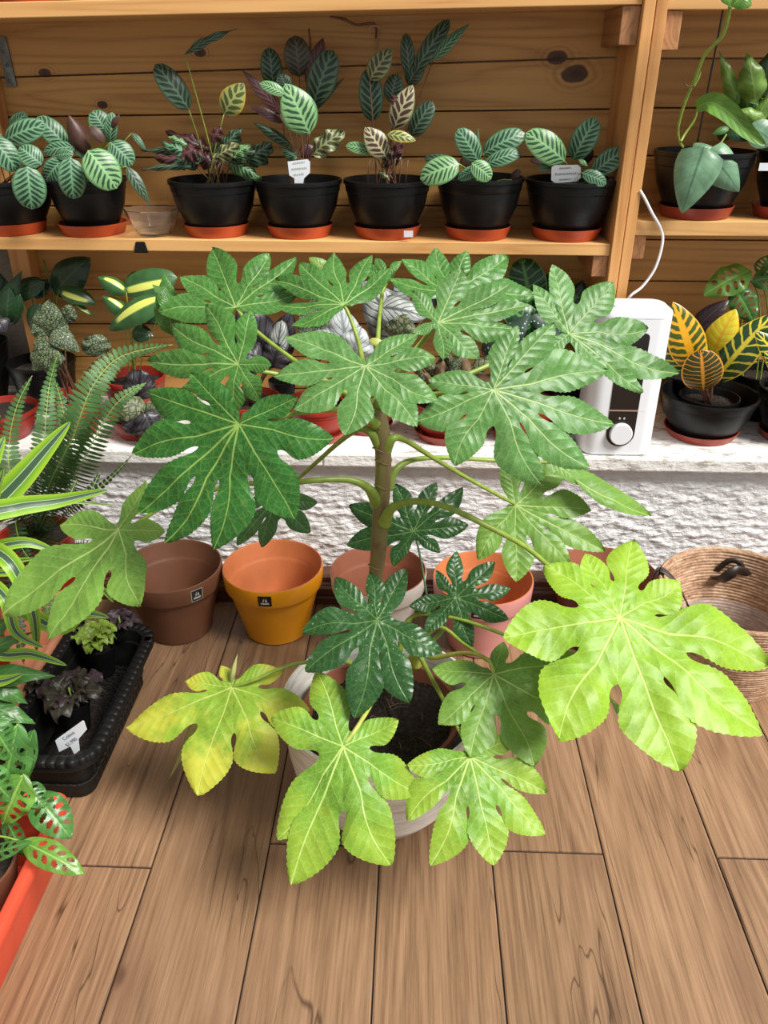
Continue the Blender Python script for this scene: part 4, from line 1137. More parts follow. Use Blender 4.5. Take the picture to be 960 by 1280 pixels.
dra = small_pot('potted_dracaena', 'dracaena with long lime leaves and dark and white middle stripe at the left edge', 'plant', dc, .075, .30, 'redpot')
def sword(t, pts, wpx, mat='dracaena', tw=0.0):
    """long strap leaf along a path"""
    P3 = catmull([P(*p) for p in pts], 8); n = len(P3)-1; vs, fs, uv = [], [], []
    for i, p in enumerate(P3):
        u = i/n; tt = (P3[min(i+1, n)]-P3[max(0, i-1)]).normalized()
        view = (Vector((0, 0, CAMZ+.3))-p).normalized(); s0 = tt.cross(view).normalized(); nn = s0.cross(tt)
        W = wpx*mpp(p)/2*min(1, .45+u*1.6)*max(0, 1-u**3)**.8
        for j in range(-3, 4):
            s = j/3; vs.append(p+s0*W*s+nn*(W*.35*abs(s))); uv.append((u, .5+.5*s))
    for i in range(n):
        for j in range(6): q = i*7+j; fs.append((q, q+1, q+8, q+7))
    return obj('leaf', vs, fs, M[mat], t, uv=uv)
DY = 1.46
for pts, w_ in [
    ([(-75, 700, DY), (-30, 655, DY-.02), (20, 605, DY+.02), (55, 565, DY+.06), (88, 527, DY+.1)], 34),
    ([(-75, 705, DY), (-30, 650, DY-.06), (20, 634, DY-.02), (75, 626, DY+.02), (136, 612, DY+.06)], 27),
    ([(-75, 705, DY), (-40, 670, DY), (0, 650, DY+.1), (60, 628, DY+.14), (146, 632, DY+.2)], 8),
    ([(-75, 710, DY), (-50, 650, DY-.05), (-20, 600, DY-.05), (6, 545, DY)], 30),
    ([(-75, 720, DY), (-30, 690, DY-.08), (10, 700, DY-.14), (40, 760, DY-.16), (46, 815, DY-.17)], 26),
    ([(-75, 720, DY), (-40, 712, DY-.08), (0, 704, DY-.12), (45, 698, DY-.13)], 14),
    ([(-75, 720, DY), (-50, 740, DY-.12), (-10, 812, DY-.2), (40, 818, DY-.21), (84, 832, DY-.22)], 20),
    ([(-75, 715, DY), (-20, 690, DY-.02), (30, 678, DY), (72, 690, DY+.02)], 18),
    ([(-75, 715, DY), (-30, 660, DY+.05), (10, 640, DY+.1), (40, 618, DY+.12)], 10),
    ([(-75, 730, DY), (0, 745, DY-.1), (70, 785, DY-.14), (105, 768, DY-.13), (137, 772, DY-.12)], 20),
    ([(-75, 720, DY), (20, 715, DY+.0), (80, 712, DY+.02), (120, 730, DY+.05), (142, 753, DY+.07)], 13),
    ([(-75, 730, DY), (-30, 725, DY-.12), (5, 745, DY-.18), (20, 790, DY-.2), (55, 810, DY-.2)], 20),
    ([(-75, 735, DY), (-40, 800, DY-.2), (-10, 850, DY-.25), (30, 842, DY-.26)], 22),
    ([(-75, 715, DY), (-50, 690, DY-.05), (-15, 640, DY-.1), (5, 585, DY-.1)], 22),
]: sword(dra, pts, w_)
tube('stem', [dc+Vector((0, 0, .27)), P(-75, 715, DY), P(-70, 640, DY)], [.012, .012, .008], M['petiole'], dra, 8)
# red bits: a small red pot between the fern and the dracaena
c = G(-8, 800, .14)
ad = small_pot('potted_monstera', 'swiss cheese vine with holed leaves in the coral red trough, lower left corner', 'plant', (-.79, .93, .0125), .085, .135, 'brownpot')
def mon(t, mt, bx, by, tx, ty, w_, Y, dY=0, arch=.1, shape='ovate', twist=0.0):
    return simple_leaf('leaf', P(bx, by, Y), P(tx, ty, Y+dY), w_, M[mt], t, arch=arch, shape=shape, ns=64, nc=12, holes=True, wavy=.12, twist=twist)
for a in [('monstera', 22, 905, 5, 1000, 52, 1.02, -.03), ('monstera_l', 30, 968, 4, 1030, 50, .98, -.03), ('monstera', 42, 912, 24, 985, 26, 1.06, -.02),
          ('monstera', 30, 980, 56, 1010, 30, 1.0, -.02), ('monstera', 42, 992, 89, 1048, 46, 1.0, -.04), ('monstera', -15, 900, 18, 950, 40, 1.0, 0),
          ('monstera_l', 28, 1052, 106, 1093, 34, .93, -.03), ('monstera', -20, 1075, 40, 1052, 22, .92, 0), ('monstera', 5, 1020, 30, 1070, 22, .98, 0),
          ('monstera', -25, 960, 14, 1000, 40, .95, 0), ('monstera', 45, 985, 60, 1030, 30, 1.03, 0)]:
    o = mon(ad, *a)
cc = Vector((-.79, .93, .13))
for (x, y, Y) in ((22, 905, 1.02), (30, 968, .98), (42, 992, 1.0), (28, 1052, .93), (-20, 1075, .92), (30, 980, 1.0), (5, 1020, .98), (45, 985, 1.03)):
    q = P(x, y, Y); tube('stem', [cc, cc.lerp(q, .5)+Vector((0, 0, .05)), q], .0018, M['petiole'], ad, 6, 4)
# green foliage mass beside the trough (0..70, 740..880)
gp = small_pot('potted_philodendron', 'plain green cut-leaf philodendron at the left edge beside the black trough', 'plant', (-.985, 1.20, .0125), .075, .15, 'redpot')
for a in [(-30, 850, 70, 845, 30, 1.24), (-30, 830, 40, 790, 26, 1.28), (-25, 880, 45, 905, 26, 1.2), (-30, 810, 20, 770, 30, 1.3), (-30, 895, 30, 935, 28, 1.16), (-20, 850, 35, 880, 26, 1.22), (-30, 900, 20, 900, 24, 1.16)]:
    leafp(gp, 'monstera', *a[:5], a[5], shape='lance', wavy=.2, arch=.16)
    q = P(a[0], a[1], a[5]); tube('stem', [(-.985, 1.2, .15), q], .0018, M['petiole'], gp, 6, 3)
# ================================================================ on the ledge
def saucer(label, c, r, mat='saucer', h=.024, group='plastic saucers'):
    o = lathe('saucer', [(0, .0005), (r*.88, .0005), (r*.90, .003), (r, h-.002), (r*1.01, h), (r*.975, h), (r*.88, .005), (0, .004)], c, M[mat], None, 48)
    return tag(o, label, 'saucer', group)
def bowl_pot(t, c, r, h, mat='black', soil=True, rb=.70):
    """wide low nursery bowl with rolled lip and faint rings"""
    rb -= .08
    pr = [(0, .0004), (r*rb-.004, .0004), (r*rb, .004), (r*(rb+.03), h*.10), (r*(rb+.028), h*.13), (r*(rb+.05), h*.16), (r*(.5+.5*rb+.05), h*.5), (r*.925, h*.76), (r*.925, h*.775), (r*.945, h*.79), (r*.965, h-.012), (r*.995, h-.010), (r, h-.006), (r*.995, h), (r*.955, h+.0005), (r*.935, h-.006), (r*.90, h*.7), (r*rb-.006, .010), (0, .009)]
    o = lathe('pot', pr, c, M[mat], t, 56)
    if soil: disc_soil(t, (c[0], c[1], 0), r*.90, c[2]+h*.80, 28, 7, .004)
    return o
def seat(px, ybot, z, rs_px, Yc=None):
    """centre of a round foot whose front bottom edge shows at row ybot"""
    g0 = G(px, ybot, z); r = rs_px*mpp(g0)
    if Yc is None: Yc = g0.y+r
    return Vector((g0.x*Yc/g0.y, Yc, z)), r
ZL0 = ZL+.0003
def ledge_pot(name, label, px, ybot, rs, rim, h, mat='redpot', sm='saucer_d', slabel=None, Yc=None, soil=True, rb=.72):
    c, r = seat(px, ybot, ZL0, rs, Yc)
    if slabel: saucer(slabel, c, r, sm)
    c2 = Vector((c.x, c.y, c.z+(.0052 if slabel else 0)))
    t = thing(name, label, 'plant', c2)
    bowl_pot(t, c2, rim*mpp(c2), h, mat, soil, rb)
    return t, c2
def stems(t, top, items, mat='petiole', r=.0016):
    for (x, y, Y) in items:
        q = P(x, y, Y); m = Vector(top).lerp(q, .55)+Vector((0, 0, .02)); tube('stem', [top, m, q], r, M[mat], t, 6, 3)
def grow(t, c, h, specs, mat='petiole', r=.0016, spread=.02):
    """specs: (material, base x, base y, tip x, tip y, width, Y, options)"""
    for s in specs:
        o = {} if len(s) < 8 else s[7]
        leafp(t, s[0], s[1], s[2], s[3], s[4], s[5], s[6], **o)
        q = P(s[1], s[2], s[6])
        top = Vector((c.x+rnd.uniform(-spread, spread), c.y+rnd.uniform(-spread, spread), c.z+h*.8))
        if (q-top).length > .03:
            tube('stem', [top, top.lerp(q, .5)+Vector((0, 0, .012)), q], r, M[mat], t, 6, 3)
RD = dict(shape='round', wavy=.18, curl=.2)
OB = dict(shape='oblong')
HT = dict(shape='heart', wavy=.12, curl=.15)

# left end of the ledge
t, c = ledge_pot('potted_rubber_plant', 'dark-leaved plant in the tall black pot at the far left of the ledge', -8, 545, 34, 42, .20, 'black', Yc=2.33)
grow(t, c, .20, [('rubber', 5, 400, -15, 330, 40, 2.3), ('rubber', 0, 400, 28, 338, 24, 2.28, dict(shape='lance')), ('rubber', 8, 405, 12, 360, 26, 2.25), ('beg_black', -5, 400, 8, 415, 26, 2.2)])
t, c = ledge_pot('potted_cutting', 'short red pot at the far left, in front of the tall black pot', 8, 540, 38, 44, .085, 'redpot', Yc=2.09)
t, c = ledge_pot('potted_hoya', 'shade plant with dark oval leaves just under the shelf at far left', 62, 500, 34, 40, .15, 'black', Yc=2.32)
grow(t, c, .15, [('rubber', 68, 368, 113, 322, 44, 2.33, dict(shape='ovate')), ('rubber', 55, 352, 15, 372, 26, 2.3, OB), ('hoya', 74, 362, 121, 380, 24, 2.3), ('rubber', 25, 368, 14, 408, 18, 2.26), ('hoya', 92, 380, 118, 396, 8, 2.3), ('rubber', 50, 380, 38, 410, 20, 2.28), ('rubber', 40, 370, 70, 350, 20, 2.34)], 'green_leaf')
tube('stem', [P(54, 325, 2.35), P(60, 345, 2.34), P(68, 370, 2.33)], .003, M['green_leaf'], t, 6)
t, c = ledge_pot('potted_begonia', 'begonia with puckered grey-green leaves in a brown-red pot above the fern', 96, 522, 26, 33, .115, 'redpot', Yc=2.12, soil=False, rb=.75)
disc_soil(t, (c.x, c.y, 0), 30*mpp(c), c.z+.085, 24, 6, .004, 'soil')
for k in range(40):
    a, r_ = rnd.uniform(0, 6.28), rnd.uniform(0, .058); s = rnd.uniform(.0025, .005)
    vs, fs = lathe_vf([(0, 0), (s, s*.5), (s*.8, s), (0, s*1.4)], (c.x+r_*math.cos(a), c.y+r_*math.sin(a), c.z+.088), 6); obj('pebble', vs, fs, M['pebble'], t)
grow(t, c, .10, [('beg_tex', 62, 424, 62, 374, 46, 2.08, HT), ('beg_tex', 80, 400, 92, 384, 22, 2.1, RD), ('beg_tex', 66, 414, 100, 440, 28, 2.05, HT), ('beg_tex', 122, 446, 118, 418, 36, 2.08, RD),
                 ('beg_tex', 68, 432, 40, 462, 42, 2.04, HT), ('beg_tex', 58, 420, 44, 400, 26, 2.07, RD), ('beg_tex', 64, 445, 60, 468, 26, 2.04, RD)], 'petiole_b', .0026)
t, c = ledge_pot('potted_hoya', 'variegated plant with dark leaves splashed yellow under the middle shelf', 175, 520, 32, 38, .13, 'redpot', Yc=2.25)
grow(t, c, .13, [('hoya', 152, 362, 222, 347, 34, 2.18, OB), ('hoya', 208, 372, 136, 413, 32, 2.14, dict(shape='ovate')), ('hoya', 158, 366, 122, 346, 22, 2.16, dict(shape='ovate', curl=.3)),
                 ('hoya', 158, 392, 128, 370, 20, 2.15, dict(shape='ovate', curl=.3)), ('rubber', 178, 398, 206, 388, 22, 2.2), ('rubber', 165, 415, 192, 420, 24, 2.2), ('rubber', 170, 350, 165, 340, 22, 2.24)])
t, c = ledge_pot('potted_begonia', 'small dark begonia with pale veins behind the fern fronds', 172, 556, 24, 28, .06, 'redpot', Yc=2.10)
grow(t, c, .06, [('beg_olive', 178, 520, 152, 500, 36, 2.04, RD), ('beg_black', 180, 515, 196, 542, 42, 2.02, RD), ('beg_black', 172, 500, 176, 462, 40, 2.10, RD), ('beg_olive', 180, 520, 210, 505, 30, 2.05, RD), ('beg_black', 168, 520, 170, 546, 32, 2.03, RD)], 'petiole_b')

# row of red pots behind the fatsia
t, c = ledge_pot('potted_begonia', 'begonia with almost black leaves behind the left fatsia leaves', 312, 540, 36, 42, .10, 'redpot', slabel='brick red saucer under the almost black begonia', Yc=2.14)
grow(t, c, .10, [('beg_black', 330, 445, 300, 372, 62, 2.12, HT), ('beg_black', 345, 440, 366, 388, 40, 2.14, HT), ('beg_black', 325, 450, 292, 440, 44, 2.06, HT), ('beg_silver', 345, 450, 352, 400, 26, 2.1, RD), ('beg_black', 340, 460, 350, 430, 42, 2.08, RD)], 'petiole_b', .003)
t, c = ledge_pot('potted_begonia', 'begonia with bright white leaves behind the central fatsia leaf', 398, 545, 36, 42, .10, 'redpot', slabel='brick red saucer under the white begonia', Yc=2.12)
grow(t, c, .10, [('beg_white', 432, 432, 424, 380, 46, 2.10, HT), ('beg_white', 440, 445, 452, 408, 50, 2.06, HT), ('beg_tex', 400, 430, 378, 378, 46, 2.14, HT), ('beg_tex', 395, 420, 402, 360, 42, 2.17, HT), ('beg_silver', 420, 430, 390, 420, 34, 2.06, RD)], 'petiole_b', .003)
t, c = ledge_pot('potted_begonia', 'begonia with large silver leaves and black veins behind the fatsia crown', 462, 552, 30, 36, .10, 'redpot', slabel='brick red saucer under the large silver begonia', Yc=2.18)
grow(t, c, .10, [('beg_silver', 500, 418, 452, 350, 62, 2.20, HT), ('beg_silver', 478, 384, 534, 398, 40, 2.14, HT), ('beg_silver', 512, 372, 494, 350, 44, 2.24, HT), ('beg_olive', 498, 425, 508, 392, 44, 2.10, HT), ('beg_black', 535, 390, 520, 352, 34, 2.26, HT)], 'petiole_b', .003)
t, c = ledge_pot('potted_begonia', 'shabby begonia with dry brown leaves in the red pot right of the fatsia stem', 556, 556, 40, 45, .105, 'redpot', slabel='brick red saucer right of the fatsia stem, under the shabby begonia', Yc=2.14)
for k in range(26):
    bx, by = rnd.uniform(535, 600), rnd.uniform(460, 500)
    leafp(t, rnd.choice(['dry', 'dry', 'beg_olive', 'beg_tex', 'dry']), bx, by, bx+rnd.uniform(-35, 35), by+rnd.uniform(-45, 10), rnd.uniform(9, 24), rnd.uniform(2.05, 2.15), shape='ovate', curl=.5, wavy=.4)
for k in range(12):
    tube('stem', [(c.x+rnd.uniform(-.03, .03), c.y, c.z+.08), P(rnd.uniform(530, 610), rnd.uniform(430, 470), rnd.uniform(2.05, 2.2))], .0015, M['dry'], t, 5, 2)
t, c = ledge_pot('potted_begonia', 'angel wing begonia with white-spotted dark leaves behind the right fatsia leaves', 648, 555, 36, 42, .10, 'redpot', slabel='brick red saucer under the white-spotted begonia', Yc=2.15)
grow(t, c, .10, [('beg_spot', 610, 455, 664, 392, 44, 2.12, HT), ('beg_spot', 668, 440, 704, 404, 40, 2.14, HT), ('beg_spot', 700, 412, 658, 396, 30, 2.18, HT), ('beg_spot', 650, 460, 625, 420, 36, 2.08, HT), ('dry', 630, 480, 600, 470, 14, 2.1)], 'petiole_b', .0026)
t, c = ledge_pot('potted_zebra_plant', 'dark zebra plant with bright green veins under the right end of the middle shelf', 690, 530, 30, 36, .13, 'black', Yc=2.30)
grow(t, c, .13, [('zebra', 664, 388, 652, 322, 50, 2.30, OB), ('zebra', 668, 400, 700, 340, 40, 2.33, OB), ('zebra', 676, 420, 632, 382, 40, 2.24, OB), ('zebra', 690, 420, 724, 366, 38, 2.3, OB), ('rubber', 715, 410, 728, 350, 34, 2.36), ('zebra', 680, 425, 690, 375, 40, 2.22, OB)])
c = G(366, 492, ZL0); c.z = ZL0; c.y = 2.26
sp_ = small_pot('nursery_pot', 'small empty black nursery pot between the black and white begonias', 'pot', (P(350, 480, 2.3).x, 2.34, ZL0), .042, .09, 'black', soil=False)

# air humidifier
hy = 2.012; X0, X1 = P(728, 560, hy).x, P(817, 560, hy).x
HH = P(835, 391, hy).z-ZL0
hm = thing('humidifier', 'white upright humidifier with dark window strip and round white knob', 'humidifier', ((X0+X1)/2, hy+.08, ZL0))
def rr_prism(x0, x1, y0, y1, r, lv):
    vs = []; n = 0
    for ins, z in lv:
        p = rrect(x0+ins, x1-ins, y0+ins, y1-ins, max(.003, r-ins), 8); n = len(p); vs += [(a, b, z) for a, b in p]
    fs = [(j*n+k, j*n+(k+1) % n, (j+1)*n+(k+1) % n, (j+1)*n+k) for j in range(len(lv)-1) for k in range(n)]
    fs += [tuple(range(n))[::-1], tuple((len(lv)-1)*n+k for k in range(n))]
    return vs, fs
v, f = rr_prism(X0, X1, hy, hy+.150, .040, [(.006, ZL0), (0, ZL0+.006), (0, ZL0+HH-.018)]); o = obj('body', v, f, M['white_pl'], hm); o.modifiers.new('e', 'EDGE_SPLIT').split_angle = R(40)
v, f = rr_prism(X0, X1, hy, hy+.150, .040, [(.0018, ZL0+HH-.018), (.0, ZL0+HH-.016), (.0, ZL0+HH-.006), (.002, ZL0+HH-.002), (.007, ZL0+HH)]); o = obj('lid', v, f, M['white_pl'], hm); o.modifiers.new('e', 'EDGE_SPLIT').split_angle = R(40)
XM = (X0+X1)/2
v, f = rr_prism(XM-.055, XM+.045, hy+.04, hy+.10, .025, [(0, ZL0+HH-.001), (0, ZL0+HH+.003), (.004, ZL0+HH+.005)]); obj('lid_grip', v, f, M['white_pl'], hm)
wx = .0375; zt_, zb_ = P(805, 402, hy).z-.030, ZL0+.062
def strip(name, x0, x1, z0, z1, y, mat, par, rb_=0, rt=0, th=.0015):
    pts = []
    def arc(cx, cz, r, a0, a1, n=8): 
        for k in range(n+1): a = R(a0+(a1-a0)*k/n); pts.append((cx+r*math.cos(a), cz+r*math.sin(a)))
    if rb_: arc(x0+rb_, z0+rb_, rb_, 180, 270); arc(x1-rb_, z0+rb_, rb_, 270, 360)
    else: pts.extend([(x0, z0), (x1, z0)])
    if rt: arc(x1-rt, z1-rt, rt, 0, 90); arc(x0+rt, z1-rt, rt, 90, 180)
    else: pts.extend([(x1, z1), (x0, z1)])
    n = len(pts); vs = [(x, y-th, z) for x, z in pts]+[(x, y+.001, z) for x, z in pts]
    fs = [tuple(range(n)), tuple(range(n, 2*n))[::-1]]+[(k, k+n, (k+1) % n+n, (k+1) % n) for k in range(n)]
    return obj(name, vs, fs, M[mat], par, smooth=False)
zl = P(778, 513, hy).z
strip('window_strip', XM-wx, XM+wx, zl+.002, zt_, hy, 'window', hm, 0, .012)
strip('control_panel', XM-wx, XM+wx, ZL0+.030, zl-.002, hy, 'window', hm, .0370, 0)
strip('copper_line', XM-wx, XM+wx, zl-.0018, zl+.0018, hy, 'copper', hm, 0, 0, .0022)
strip('seam', XM+wx+.001, X1-.038, zl-.0008, zl+.0008, hy, 'tagwhite', hm, 0, 0, .0004)
kz = ZL0+.030+.038
def disc_y(name, cx, cz, r, y0, y1, mat, par, n=32):
    vs = []; fs = []
    for yy, rr in ((y1, r), (y0+.002, r), (y0, r*.93)):
        for k in range(n): a = 2*math.pi*k/n; vs.append((cx+rr*math.cos(a), yy, cz+rr*math.sin(a)))
    for j in range(2):
        for k in range(n): fs.append((j*n+k, j*n+(k+1) % n, (j+1)*n+(k+1) % n, (j+1)*n+k))
    fs.append(tuple(2*n+k for k in range(n)))
    return obj(name, vs, fs, M[mat], par, smooth=False)
disc_y('knob', XM, kz, .030, hy-.014, hy-.001, 'white_pl', hm)
disc_y('indicator', XM-.008, kz+.043, .003, hy-.003, hy-.001, 'ink_w', hm, 12); disc_y('indicator', XM+.004, kz+.043, .003, hy-.003, hy-.001, 'ink_w', hm, 12)
tag(tube('power_cable', [P(800, 238, 2.19), P(806, 248, 2.185), P(815, 266, 2.18), P(826, 286, 2.175), P(828, 304, 2.17), P(819, 335, 2.165), P(803, 358, 2.165), P(790, 368, 2.165), P(784, 376, 2.17), P(782, 392, 2.175)], .0036, M['cord']),
    'white power cable hanging from the post down behind the humidifier', 'cable')

# croton and the right end
c, r = seat(871, 560, ZL0, 46)
saucer('brick red saucer under the yellow and green croton', c, r, 'saucer_d')
cp = Vector((c.x+.004, c.y, c.z+.0052)); rp = 58*mpp(cp); ph_ = .122
o = thing('plant_bowl', 'wide black bowl pot holding the croton beside the humidifier', 'pot', cp); bowl_pot(o, cp, rp, ph_, 'black', False, .72)
ci = Vector((cp.x-.005, cp.y-.018, cp.z+.012)); crt = thing('potted_croton', 'croton with yellow, orange and green veined leaves in the black bowl', 'plant', ci)
bowl_pot(crt, ci, 35*mpp(ci)*1.02, .106, 'black', True, .75)
CYY = c.y-.02
grow(crt, ci, .106, [('croton_oy', 868, 462, 841, 377, 46, CYY-.02, dict(shape='ovate', face=None)), ('croton_g', 862, 466, 846, 400, 54, CYY, dict(shape='ovate')), ('croton_y', 886, 452, 920, 386, 40, CYY+.02, dict(shape='ovate')),
    ('croton_g', 893, 476, 968, 392, 46, CYY-.01, dict(shape='ovate')), ('burgundy', 862, 418, 911, 375, 26, CYY+.09, dict(shape='ovate')), ('burgundy', 880, 440, 895, 400, 34, CYY+.06, dict(shape='ovate')),
    ('croton_g', 890, 465, 902, 420, 22, CYY+.04)], 'petiole_b', .003, .008)
leafp(crt, 'croton_o', 879, 488, 876, 437, 50, CYY-.07, -.01, shape='oblong')
tube('stem', [(ci.x, ci.y, ci.z+.08), P(874, 480, CYY), P(876, 466, CYY)], [.006, .006, .004], M['petiole_b'], crt, 8)
t, c2 = ledge_pot('potted_croton', 'green croton in the black pot at the right edge of the ledge', 984, 562, 40, 50, .145, 'black', slabel='brick red saucer at the right edge of the ledge', sm='saucer_d')
grow(t, c2, .145, [('croton_g', 980, 460, 944, 414, 30, 2.08), ('croton_g', 990, 450, 985, 380, 40, 2.1), ('croton_g', 985, 470, 955, 440, 26, 2.06)], 'petiole_b')
t, c2 = ledge_pot('potted_monstera', 'swiss cheese vine with holed leaves climbing behind the croton', 940, 530, 30, 40, .14, 'black', slabel=None, Yc=2.33)
for a in [('monstera_l', 938, 338, 879, 369, 40, 2.30, -.03), ('monstera', 918, 360, 942, 402, 34, 2.28, -.03), ('monstera', 940, 352, 985, 345, 30, 2.3, 0), ('monstera', 950, 345, 965, 318, 26, 2.33, 0)]:
    mon(t, *a)
for pts in ([P(935, 505, 2.33), P(925, 440, 2.33), P(930, 380, 2.32), P(938, 340, 2.30)], [P(940, 505, 2.33), P(950, 430, 2.33), P(948, 372, 2.32), P(940, 352, 2.30)], [P(936, 505, 2.33), P(915, 420, 2.31), P(918, 360, 2.28)], [P(945, 505, 2.33), P(960, 400, 2.33), P(950, 345, 2.33)]):
    tube('stem', pts, .0026, M['petiole'], t, 6)
t, c2 = ledge_pot('potted_rubber_plant', 'burgundy-leaved rubber plant in a black pot behind the croton', 850, 525, 28, 36, .13, 'black', Yc=2.34)
grow(t, c2, .13, [('burgundy', 850, 450, 838, 400, 34, 2.32), ('rubber', 860, 450, 880, 410, 30, 2.34), ('burgundy', 842, 450, 826, 410, 22, 2.28)], 'petiole_b')
# ================================================================ plants on the middle shelf
SYC = 2.29
def shelf_pot(name, label, px, rs, rim, slabel, z, ytop=230, Yc=SYC, sm='saucer', group='potted calatheas on the middle shelf'):
    c = P(px, 300, Yc); c.z = z; r = rs*mpp(c)
    saucer(slabel, c, r, sm, .030)
    c2 = Vector((c.x, c.y, z+.0052)); rr = rim*mpp(c2)
    h = P(px, ytop, Yc-rr).z-c2.z
    t = thing(name, label, 'plant', c2, group)
    bowl_pot(t, c2, rr, h, 'black', True, .70)
    return t, c2, h
def zsf(px): return zs2(P(px, 300, SYC).x)+.031+.0003
def SP(px, rs, rim, label, sl, ytop=230):
    return shelf_pot('potted_calathea', label, px, rs, rim, sl, zsf(px), ytop)
def calathea(t, c, h, specs, sm='petiole_b', r=.0015, spread=.03, yb=SYC):
    for s in specs:
        mt, bx, by, tx, ty, w = s[:6]; o = dict(s[6]) if len(s) > 6 else {}
        dy = o.pop('y', rnd.uniform(-.05, .03)); o.setdefault('shape', 'oblong'); nostem = o.pop('ns_', False)
        Y = min(yb+dy, 2.395)
        leafp(t, mt, bx, by, tx, ty, w, Y, o.pop('dY', 0.0), **o)
        if nostem: continue
        q = P(bx, by, Y); a = rnd.uniform(0, 6.28); top = Vector((c.x+spread*math.cos(a)*.8, c.y+spread*math.sin(a)*.6, c.z+h*.8))
        if (q-top).length > .03: tube('stem', [top, top.lerp(q, .5)+Vector((0, 0, .01)), q], r, M[sm], t, 6, 3)
LN = dict(shape='lance', curl=.4, wavy=.5)
t, c, h = SP(20, 41, 58, 'calathea with drooping grey-green striped leaves at the left end of the middle shelf', 'orange-red saucer at the left end of the middle shelf')
calathea(t, c, h, [('c_green', 6, 176, 58, 156, 30, dict(y=-.06)), ('c_green', 84, 184, 46, 146, 28, dict(y=-.02)), ('c_green', -10, 172, 22, 214, 32, dict(y=-.1)), ('c_green', 52, 206, 24, 184, 28, dict(y=-.12)),
    ('c_green', 34, 208, 40, 262, 40, dict(y=-.14, ns_=True)), ('c_green', 95, 184, 54, 190, 18, dict(y=-.05)), ('c_green', 46, 206, 26, 216, 14, dict(y=-.1)), ('c_green', 12, 160, 34, 142, 16, dict(y=.03)), ('c_green', 90, 186, 96, 160, 14), ('c_green', 70, 195, 92, 192, 14, dict(y=-.08)), ('c_green', -5, 200, -15, 160, 34)])
t, c, h = SP(120, 41.5, 48, 'calathea with broad striped leaves and one brown folded leaf, second on the middle shelf', 'orange-red saucer under the second pot from the left on the middle shelf', 228)
calathea(t, c, h, [('c_green', 78, 200, 57, 226, 26, dict(y=-.08)), ('c_green', 88, 197, 92, 249, 34, dict(y=-.13)), ('c_light', 110, 188, 146, 236, 44, dict(y=-.14)), ('c_green', 138, 178, 166, 206, 30, dict(y=-.08)), ('c_green', 134, 168, 116, 138, 28, dict(y=-.02)),
    ('c_green', 138, 180, 140, 140, 16, dict(y=-.04)), ('c_under', 110, 192, 86, 144, 26, dict(y=-.05, shape='ovate', curl=.4)), ('c_under', 112, 158, 130, 178, 14, dict(y=-.07)), ('c_under', 140, 160, 150, 142, 8, dict(shape='lance')), ('c_dark', 158, 208, 188, 257, 15, dict(y=-.12, shape='lance')), ('c_green', 165, 166, 184, 190, 8, dict(shape='lance')), ('c_green', 110, 196, 96, 178, 20)], 'petiole')
tube('stem', [P(152, 176, 2.27), P(158, 168, 2.27), P(165, 166, 2.27)], .0013, M['petiole_b'], t, 6)
t, c, h = SP(273, 40, 54, 'calathea with crowded curled dark leaves and three tall ones, third on the middle shelf', 'orange-red saucer under the curled dark calathea')
calathea(t, c, h, [('c_dark', 236, 137, 194, 80, 31, dict(y=.0)), ('c_dark', 231, 68, 296, 36, 11, dict(y=-.02, shape='lance', wavy=.5)), ('c_yellow', 280, 143, 305, 104, 32, dict(y=-.02, shape='ovate'))], 'petiole')
for s in [('c_burg', 258, 188, 206, 164, 16), ('c_dark', 245, 194, 176, 188, 10), ('c_burg', 250, 205, 192, 197, 18), ('c_dark', 240, 208, 176, 213, 8), ('c_burg', 262, 190, 232, 168, 22), ('c_dark', 275, 190, 302, 160, 20), ('c_olive', 268, 198, 300, 180, 22),
          ('c_dark', 282, 200, 322, 188, 16), ('c_light', 285, 200, 327, 224, 20), ('c_dark', 308, 204, 340, 178, 26), ('c_burg', 264, 178, 276, 158, 16), ('c_green', 250, 200, 202, 178, 20), ('c_green', 255, 200, 284, 196, 16), ('c_burg', 270, 205, 240, 190, 20),
          ('c_light', 292, 196, 312, 180, 14), ('c_dark', 250, 195, 215, 205, 22), ('c_burg', 245, 186, 225, 196, 22), ('c_dark', 262, 196, 285, 178, 20), ('c_burg', 300, 200, 286, 212, 12), ('c_light', 235, 182, 210, 170, 10)]:
    calathea(t, c, h, [(*s, dict(shape='ovate', curl=.5, wavy=.6, y=rnd.uniform(-.09, .05), ns_=True))])
for k in range(16):
    a = rnd.uniform(0, 6.28); tube('stem', [(c.x+.03*math.cos(a), c.y+.03*math.sin(a), c.z+h*.8), P(rnd.uniform(236, 295), rnd.uniform(188, 205), 2.28)], .0013, M['petiole_b'], t, 5, 2)
t, c, h = SP(376, 41, 53.5, 'tall calathea with large pale green front leaf and white tag, fourth on the middle shelf', 'orange-red saucer under the tall calathea with the white tag')
